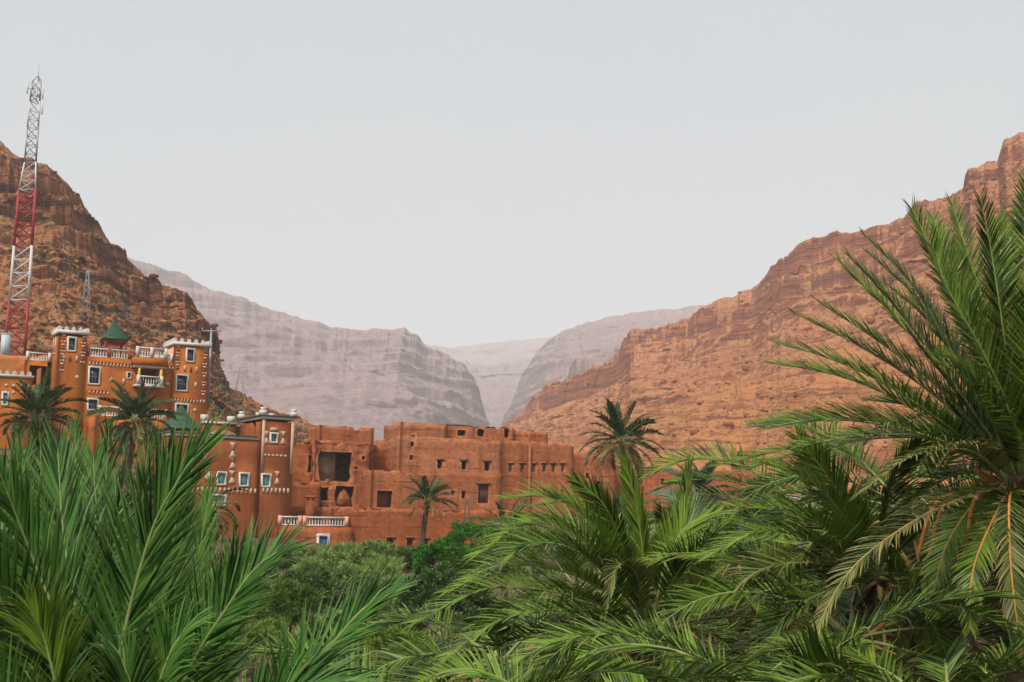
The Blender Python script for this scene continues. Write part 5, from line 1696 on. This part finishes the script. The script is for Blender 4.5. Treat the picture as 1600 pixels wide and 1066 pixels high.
hb([(1008, 962, 16), (950, 870, 16.2), (880, 815, 16.3), (815, 815, 16.4)], (-0.3, -0.4, 1))
hb([(1022, 960, 16), (1040, 880, 16.2), (1075, 820, 16.3), (1125, 800, 16.4)], (0.3, -0.5, 0.9))
pc = P(1010, 985, 16)
palm('arching date palm in the middle foreground with one narrow frond standing straight up', pc, 0.0, 3.0, 'leaf_b', 16, 12, -45, 0.22, hand=Bh, seed=3, n_leaf=70, seg=4, lw=0.028, stub=10, ll=0.45)

# --- further foreground palms, each with its own crown
Eh = []
def he(pts, ref, **k):
    kk = dict(Bk)
    kk.update(k)
    Eh.append((pts, ref, kk))


he([(1372, 890, 16), (1345, 830, 15.8), (1300, 755, 15.6), (1246, 682, 15.5)], (-0.6, -0.7, 0.6))
he([(1370, 890, 16), (1330, 820, 15.4), (1270, 755, 15.1), (1185, 720, 15)], (-0.3, -0.4, 1))
he([(1370, 892, 16), (1300, 830, 14.9), (1230, 800, 14.5), (1140, 790, 14.4)], (-0.1, -0.4, 1))
he([(1368, 895, 16), (1280, 850, 14.8), (1190, 830, 14.3), (1100, 870, 14.1)], (-0.1, -0.4, 1), droop=0.3)
he([(1368, 898, 16), (1280, 880, 14.4), (1190, 890, 13.9), (1110, 950, 13.8)], (-0.1, -0.5, 1), droop=0.3, mat='leaf_old')
he([(1366, 902, 16), (1300, 920, 14.4), (1230, 960, 14), (1180, 1040, 13.9)], (-0.3, -0.7, 0.9), droop=0.3)
he([(1375, 888, 16), (1385, 800, 15.8), (1400, 740, 15.6), (1440, 690, 15.4)], (0.4, -0.8, 0.5))
he([(1380, 892, 16), (1430, 830, 15.3), (1480, 820, 15), (1530, 860, 14.9)], (0.1, -0.4, 1), droop=0.3)
he([(1378, 898, 16), (1420, 900, 14.8), (1450, 950, 14.4), (1465, 1030, 14.3)], (0.3, -0.9, 0.5), droop=0.3)
pc = P(1374, 905, 16)
palm('date palm between the middle palm and the tall right palm, fronds sweeping left', pc, 0.0, 2.9, 'leaf_b', 18, 15, -45, 0.2, hand=Eh, seed=4, n_leaf=70, seg=4, lw=0.028, stub=8, ll=0.44)

Ch = [([(1062, 960, 18.5), (1063, 900, 18.4), (1068, 800, 18.2), (1079, 722, 18)], (-0.7, -0.75, 0.2), dict(Bk, ll=0.5, a0=34, a1=14)),
      ([(1060, 960, 18.5), (1050, 890, 18.4), (1045, 830, 18.2), (1030, 790, 18)], (-0.6, -0.6, 0.3), dict(Bk, ll=0.42)),
      ([(1064, 960, 18.5), (1090, 890, 18.4), (1110, 840, 18.2), (1150, 800, 18)], (0.4, -0.5, 0.8), dict(Bk, ll=0.42)),
      ([(1064, 960, 18.5), (1110, 890, 18), (1170, 850, 17.8), (1240, 850, 17.6)], (0.2, -0.3, 1), dict(Bk, ll=0.42))]
palm('slim date palm with one tall upright frond just right of the middle palm', P(1062, 975, 18.5), 0.0, 2.7, 'leaf_b', 20, 30, -40, 0.18, hand=Ch, seed=5, n_leaf=60, seg=3, lw=0.032, stub=6)

FILL = dict(n_leaf=70, seg=4, lw=0.033, bend=(50, 88))
palm('low date palm at the bottom edge right of centre', P(1215, 1100, 12.5), 0.0, 2.7, 'leaf_b', 22, 45, -30, 0.2, seed=6, stub=0, ll=0.52, **FILL)
palm('low date palm at the bottom right corner with yellowing fronds', P(1480, 1120, 11.5), 0.0, 2.4, 'leaf_d', 22, 45, -35, 0.2, seed=7, stub=0, ll=0.48, **FILL)
palm('low date palm at the bottom edge left of the middle palm', P(690, 1190, 10.5), 0.0, 2.2, 'leaf_b', 20, 48, -25, 0.2, seed=8, stub=0, ll=0.46, **FILL)
palm('low date palm at the bottom edge under the middle palm', P(900, 1200, 11.0), 0.0, 2.3, 'leaf_b', 20, 50, -20, 0.2, seed=9, stub=0, ll=0.46, **FILL)
palm('date palm in the shade behind the right-hand crowns', P(1300, 870, 22), 0.6, 3.3, 'leaf_d', 24, 60, -45, 0.2, seed=10, stub=6, ll=0.62, **FILL)
palm('date palm below the tall right palm, half hidden', P(1450, 890, 19), 0.5, 3.2, 'leaf_d', 24, 60, -45, 0.2, seed=11, stub=6, ll=0.6, **FILL)
palm('date palm behind the middle palm, only its upper fronds showing', P(905, 925, 25), 0.8, 3.0, 'leaf_d', 24, 55, -45, 0.2, seed=12, stub=6, ll=0.6, **FILL)
palm('date palm with pale fronds between the middle palm and the far palms', P(1150, 865, 25), 0.8, 2.9, 'leaf_dust', 24, 60, -45, 0.2, seed=13, stub=6, ll=0.6, **FILL)
palm('dense date palm rising just left of the tall right palm', P(1420, 800, 18.5), 0.4, 3.0, 'leaf_d', 24, 62, -45, 0.2, seed=31, stub=6, ll=0.6, **FILL)
palm('yellow-green date palm in front of the orange slope, left of the tall right palm', P(1265, 805, 20), 0.5, 3.0, 'leaf_b', 24, 60, -45, 0.2, seed=32, stub=6, ll=0.6, **FILL)
palm('shaded date palm under the right-hand crowns', P(1330, 1000, 14.5), 0.0, 2.6, 'leaf_d', 22, 50, -40, 0.2, seed=34, stub=4, ll=0.52, **FILL)

palm('date palm low on the left flank of the middle palm', P(780, 1040, 16.5), 0.1, 2.6, 'leaf_b', 18, 50, -40, 0.2, seed=35, stub=4, ll=0.54, **FILL)

# --- palms among the houses
palm('lone date palm with a skirt of dead fronds in front of the lowest house', P(668, 784, 95), 7.6, 2.35, 'leaf_far', 22, 82, 5, 0.2, dead=11, lean=(0.35, 0), seed=14, n_leaf=60, lw=0.045, ll=0.5, stub=6, group='date palms among the houses')
palm('tall date palm with drooping lower fronds right of the kasbah', P(972, 692, 74), 4.0, 2.6, 'leaf_far', 40, 88, -30, 0.22, dead=12, lean=(-0.5, 0), seed=15, n_leaf=60, lw=0.045, ll=0.5, stub=6, group='date palms among the houses')
palm('dark date palm with orange stalks in front of the neighbour house at the left edge', P(56, 655, 80), 6.0, 3.0, 'leaf_far', 38, 82, -25, 0.24, seed=16, n_leaf=80, lw=0.055, ll=0.55, stub=14, group='date palms among the houses', fruits=8)
palm('dark date palm with hanging fronds in front of the hotel entrance', P(212, 660, 80), 6.0, 2.9, 'leaf_far', 38, 85, -35, 0.22, lean=(0.6, 0), seed=17, n_leaf=80, lw=0.055, ll=0.55, stub=8, group='date palms among the houses', bend=(20, 95))
palm('dusty grey-green date palm in front of the red house on the right', P(1092, 775, 58), 3.0, 2.0, 'leaf_dust', 32, 85, -30, 0.2, seed=18, n_leaf=60, lw=0.045, ll=0.5, stub=6, group='date palms among the houses')
palm('thin date palm with limp hanging fronds below the tower house', P(328, 800, 52), 2.0, 1.75, 'leaf_far', 20, 60, -50, 0.15, seed=19, n_leaf=36, lw=0.045, stub=4, group='date palms among the houses', bend=(60, 110), dead=4)
palm('small date palm peeping up at the foot of the big kasbah', P(790, 835, 62), 3.2, 2.0, 'leaf_far', 24, 82, 0, 0.18, seed=20, n_leaf=36, lw=0.05, stub=4, group='date palms among the houses')
palm('short date palm under the tall palm right of the kasbah', P(968, 815, 55), 3.0, 1.9, 'leaf_far', 26, 84, -10, 0.18, seed=21, n_leaf=36, lw=0.05, stub=4, group='date palms among the houses')

# ------------------------------------------------------------------ shrubs and small trees
def leaf_quads(C, D, ln, wd, up=0.0):
    """diamond leaves at C pointing along D"""
    D = norm(D)
    R_ = rng.normal(size=D.shape)
    W = norm(np.cross(D, R_)) * wd[:, None] * 0.5
    T = C + D * ln[:, None]
    Mi = C + D * (ln * 0.45)[:, None]
    V = np.stack([C, Mi + W, T, Mi - W], 1).reshape(-1, 3)
    n = len(C)
    Q = np.arange(4 * n).reshape(n, 4)
    at = np.tile([0, 0.5, 1, 0.5], n)
    return V, Q, at


def shrub(name, label, base, size, mat, n_clump=60, per=160, ln=0.12, wd=0.03, clump=0.28, cat='shrub', group='shrubs between the palms and the village', upward=0.3, stems=5, seed=0, lobes=None):
    r_ = np.random.default_rng(seed + 100)
    random.seed(seed)
    root = empty(name, base)
    tag(root, label, cat, group)
    sx, sy, sz = size
    lobes = lobes or [(0, 0, 0.5, 1.0)]
    C, Dr = [], []
    for k in range(n_clump):
        lx, ly, lz, lr = lobes[k % len(lobes)]
        d = norm(r_.normal(size=3))
        if d[2] < -0.45:
            d[2] *= -1
        rad = r_.uniform(0.45, 1.15) ** 0.5 * lr
        c = np.array((lx * sx + d[0] * sx * rad, ly * sy + d[1] * sy * rad, sz * (lz + 0.5 * d[2] * rad)))
        c[2] = max(c[2], 0.1 * sz)
        cr = clump * 0.72 * min(sx, sz * 0.6) * r_.uniform(0.45, 1.35)
        m_ = int(per * r_.uniform(0.6, 1.3))
        g = r_.normal(size=(m_, 3))
        g = norm(g) * (r_.random(m_) ** 0.45)[:, None] * cr * np.array((1, 1, 0.75))
        C.append(c + g)
        Dr.append(g / cr + np.array((0, 0, upward)) + r_.normal(size=(m_, 3)) * 0.45 + d * 0.3)
    C, Dr = np.concatenate(C), np.concatenate(Dr)
    n = len(C)
    V, Q, at = leaf_quads(C, Dr, ln * r_.uniform(0.6, 1.4, n), wd * r_.uniform(0.7, 1.3, n))
    cr_o = obj('crown', np_mesh('crown', V, quads=Q, mat=mat, attr=at), root)
    cr_o['kind'] = 'stuff'
    for k in range(stems):
        az = k * 2.4
        tip = np.array((math.cos(az) * sx * 0.55, math.sin(az) * sy * 0.55, sz * random.uniform(0.45, 0.8)))
        mid = tip * np.array((0.35, 0.35, 0.5))
        b_o = beam('limb', M['bark'], (0.05 * math.cos(az), 0.05 * math.sin(az), -0.4), mid, 0.05 * sz / 2.5, root, 6, 0.03 * sz / 2.5)
        beam('branch', M['bark'], mid, tip, 0.03 * sz / 2.5, b_o, 5, 0.008)
    return root


def sh(px, pyb, Y, size, *a, **k):
    p = P(px, pyb, Y)
    return lambda name, label: shrub(name, label, (p.x, p.y, p.z), size, *a, **k)


sh(545, 955, 62, (2.3, 2.2, 3.3), M['bush_grey'], 120, 230, 0.26, 0.05, 0.20, cat='tree', seed=1, lobes=[(-0.5, 0, 0.4, 0.7), (0.5, 0, 0.42, 0.7), (0, 0, 0.3, 0.8), (-0.1, 0.2, 0.6, 0.6)])('tamarisk_tree', 'large grey-green tamarisk in front of the blue door')
sh(480, 985, 55, (1.6, 1.5, 2.6), M['bush_grey'], 70, 200, 0.22, 0.045, 0.22, cat='tree', seed=2)('tamarisk_tree', 'smaller grey-green tamarisk left of the large one')
sh(632, 990, 50, (1.7, 1.5, 1.9), M['bush_grey'], 70, 200, 0.22, 0.045, 0.22, cat='tree', seed=3)('tamarisk_tree', 'grey-green tamarisk under the lone palm')
sh(438, 925, 82, (2.0, 1.8, 2.4), M['bush_grey'], 80, 200, 0.26, 0.055, 0.22, cat='tree', seed=21)('tamarisk_tree', 'grey-green tamarisk under the white balustrade, left of the blue door')
sh(575, 882, 94, (2.2, 1.2, 1.5), M['bush_grey'], 50, 180, 0.26, 0.06, 0.26, seed=22)('low_shrub', 'low pale green shrub at the foot of the wall right of the blue door')
sh(632, 884, 92, (1.6, 1.2, 1.1), M['bush_lime'], 45, 180, 0.24, 0.06, 0.26, seed=23)('low_shrub', 'low yellow-green shrub below the small doorways left of the lone palm')
sh(480, 888, 93, (2.2, 1.2, 1.3), M['bush_lime'], 50, 180, 0.24, 0.06, 0.26, seed=24)('low_shrub', 'low yellow-green shrub at the foot of the balustrade house, left of its door')
sh(742, 905, 70, (1.9, 1.6, 3.0), M['bush_bright'], 70, 240, 0.16, 0.07, 0.26, seed=4)('leafy_shrub', 'vivid green shrub right of the lone palm')
sh(690, 915, 64, (1.4, 1.2, 2.0), M['bush_bright'], 50, 200, 0.15, 0.06, 0.28, seed=5)('leafy_shrub', 'vivid green shrub at the foot of the lone palm')
sh(655, 905, 75, (0.9, 0.8, 1.6), M['bush_dark'], 40, 160, 0.14, 0.06, 0.3, seed=6)('leafy_shrub', 'small dark shrub by the doorways under the lone palm')
sh(445, 1000, 34, (0.85, 0.8, 1.4), M['bush_lime'], 50, 200, 0.10, 0.03, 0.28, seed=7)('lime_shrub', 'yellow-green shrub behind the left fronds, upper one')
sh(400, 1050, 30, (0.9, 0.8, 1.1), M['bush_lime'], 50, 200, 0.09, 0.03, 0.28, seed=8)('lime_shrub', 'yellow-green shrub low between the left fronds')
sh(615, 1060, 32, (0.9, 0.9, 1.1), M['bush_lime'], 50, 180, 0.12, 0.03, 0.28, seed=9)('tamarisk_tree', 'pale tamarisk bush behind the rightmost left frond')
sh(560, 1090, 36, (2.0, 1.6, 2.2), M['bush_dark'], 90, 220, 0.12, 0.05, 0.26, seed=10)('dark_shrub', 'dark green shrub in the hollow between the left and middle palms')
sh(350, 1010, 45, (2.2, 1.6, 2.6), M['bush_grey'], 80, 220, 0.14, 0.035, 0.26, seed=11)('tamarisk_tree', 'grey-green tamarisk hidden behind the left palm')
sh(700, 1020, 42, (1.8, 1.6, 2.4), M['bush_dark'], 80, 220, 0.13, 0.05, 0.26, seed=12)('dark_shrub', 'dark green shrub under the left tips of the middle palm')
sh(840, 930, 45, (2.4, 1.6, 2.2), M['bush_lime'], 80, 220, 0.13, 0.045, 0.26, seed=13)('lime_shrub', 'yellow-green shrub seen through the middle palm')
sh(1190, 880, 48, (2.0, 1.6, 1.9), M['bush_bright'], 70, 220, 0.14, 0.05, 0.26, seed=14)('leafy_shrub', 'vivid green shrub behind the pale palm on the right')
sh(1050, 900, 50, (2.4, 1.6, 2.4), M['bush_dark'], 80, 220, 0.14, 0.05, 0.26, seed=15)('dark_shrub', 'dark green shrub behind the slim upright palm')
sh(1330, 1000, 30, (2.6, 1.6, 2.8), M['bush_dark'], 90, 240, 0.13, 0.05, 0.26, seed=16)('dark_shrub', 'dark green shrub filling the shade below the right palms')
sh(200, 900, 60, (3.2, 2.0, 3.4), M['bush_dark'], 100, 220, 0.17, 0.06, 0.26, seed=17)('dark_shrub', 'dark green thicket behind the left palm below the hotel')
sh(60, 880, 60, (3.0, 2.0, 3.6), M['bush_dark'], 100, 220, 0.17, 0.06, 0.26, seed=18)('dark_shrub', 'dark green thicket at the left edge below the far palm')

# under-planting on the valley floor, and scrub and stones on the slopes
def tufts(name, label, pts, h, mat, per, ln, wd, cat):
    pts = np.asarray(pts)
    n = len(pts)
    C = np.repeat(pts, per, 0)
    g = norm(rng.normal(size=(n * per, 3)))
    g[:, 2] = np.abs(g[:, 2])
    hh = np.repeat(h, per)
    C = C + g * (hh * rng.random(n * per) ** 0.5 * 0.6)[:, None]
    V, Q, at = leaf_quads(C, g + np.array((0, 0, 0.6)), ln * hh * rng.uniform(0.6, 1.3, n * per), wd * hh)
    return tag(obj(name, np_mesh(name, V, quads=Q, mat=mat, attr=at)), label, cat, kind='stuff')


n = 4200
gxx, gyy = rng.uniform(-1, 1, n), rng.uniform(14, 103, n)
gxx = gxx * gyy * 0.5
up = np.stack([gxx, gyy, ground_z(gxx, gyy)], 1)
tufts('undergrowth', 'low green undergrowth covering the oasis floor', up[:2600], rng.uniform(0.5, 1.6, 2600) * np.where(gyy[:2600] > 84, 0.32, 1.0), M['bush_grey'], 26, 0.5, 0.13, 'undergrowth')
tufts('garden_weeds', 'bright green weeds and garden plants between the palms', up[2600:], rng.uniform(0.4, 1.1, n - 2600) * np.where(gyy[2600:] > 84, 0.35, 1.0), M['bush_bright'], 26, 0.5, 0.14, 'undergrowth')


def slope_pts(X, n, tmin, tmax, smin=0.0, smax=1.0):
    i = rng.integers(int(smin * (X.shape[0] - 1)), int(smax * (X.shape[0] - 1)), n)
    j = rng.integers(int(tmin * X.shape[1]), int(tmax * X.shape[1]) - 1, n)
    return X[i, j]


q = slope_pts(XL, 1500, 0.05, 0.6)
tufts('crag_scrub', 'dry olive scrub dotted over the brown crag', q, rng.uniform(0.25, 0.8, len(q)) * rng.choice([0.7, 1, 1.5], len(q)), M['scrub'], 10, 0.7, 0.35, 'scrub')
q = slope_pts(XR, 1100, 0.05, 0.9)
tufts('slope_scrub', 'sparse dry scrub dotted over the orange slope', q, rng.uniform(0.3, 1.0, len(q)), M['scrub'], 9, 0.7, 0.35, 'scrub')


def stones(name, label, pts, r_, mat):
    n = len(pts)
    ph = (1 + 5 ** 0.5) / 2
    ico = norm(np.array([(-1, ph, 0), (1, ph, 0), (-1, -ph, 0), (1, -ph, 0), (0, -1, ph), (0, 1, ph), (0, -1, -ph), (0, 1, -ph), (ph, 0, -1), (ph, 0, 1), (-ph, 0, -1), (-ph, 0, 1)], float))
    T = np.array([(0, 11, 5), (0, 5, 1), (0, 1, 7), (0, 7, 10), (0, 10, 11), (1, 5, 9), (5, 11, 4), (11, 10, 2), (10, 7, 6), (7, 1, 8), (3, 9, 4), (3, 4, 2), (3, 2, 6), (3, 6, 8), (3, 8, 9), (4, 9, 5), (2, 4, 11), (6, 2, 10), (8, 6, 7), (9, 8, 1)])
    V = pts[:, None, :] + ico[None] * r_[:, None, None] * rng.uniform(0.65, 1.25, (n, 12, 1)) * rng.uniform(0.6, 1.3, (n, 1, 3)) * np.array((1, 1, 0.7))
    F = (T[None] + (np.arange(n) * 12)[:, None, None]).reshape(-1, 3)
    return tag(obj(name, np_mesh(name, V.reshape(-1, 3), tris=F, mat=mat)), label, 'rocks', kind='stuff')


q = slope_pts(XR, 7500, 0.03, 0.97)
stones('slope_rocks', 'fallen rocks strewn over the orange slope', q, np.minimum(rng.pareto(3.0, len(q)) * 0.4 + 0.25, 1.7), M['hill_r'])
q = slope_pts(XL, 3500, 0.03, 0.97)
stones('crag_rocks', 'fallen rocks strewn over the brown crag', q, np.minimum(rng.pareto(3.0, len(q)) * 0.3 + 0.15, 1.1), M['hill_l'])
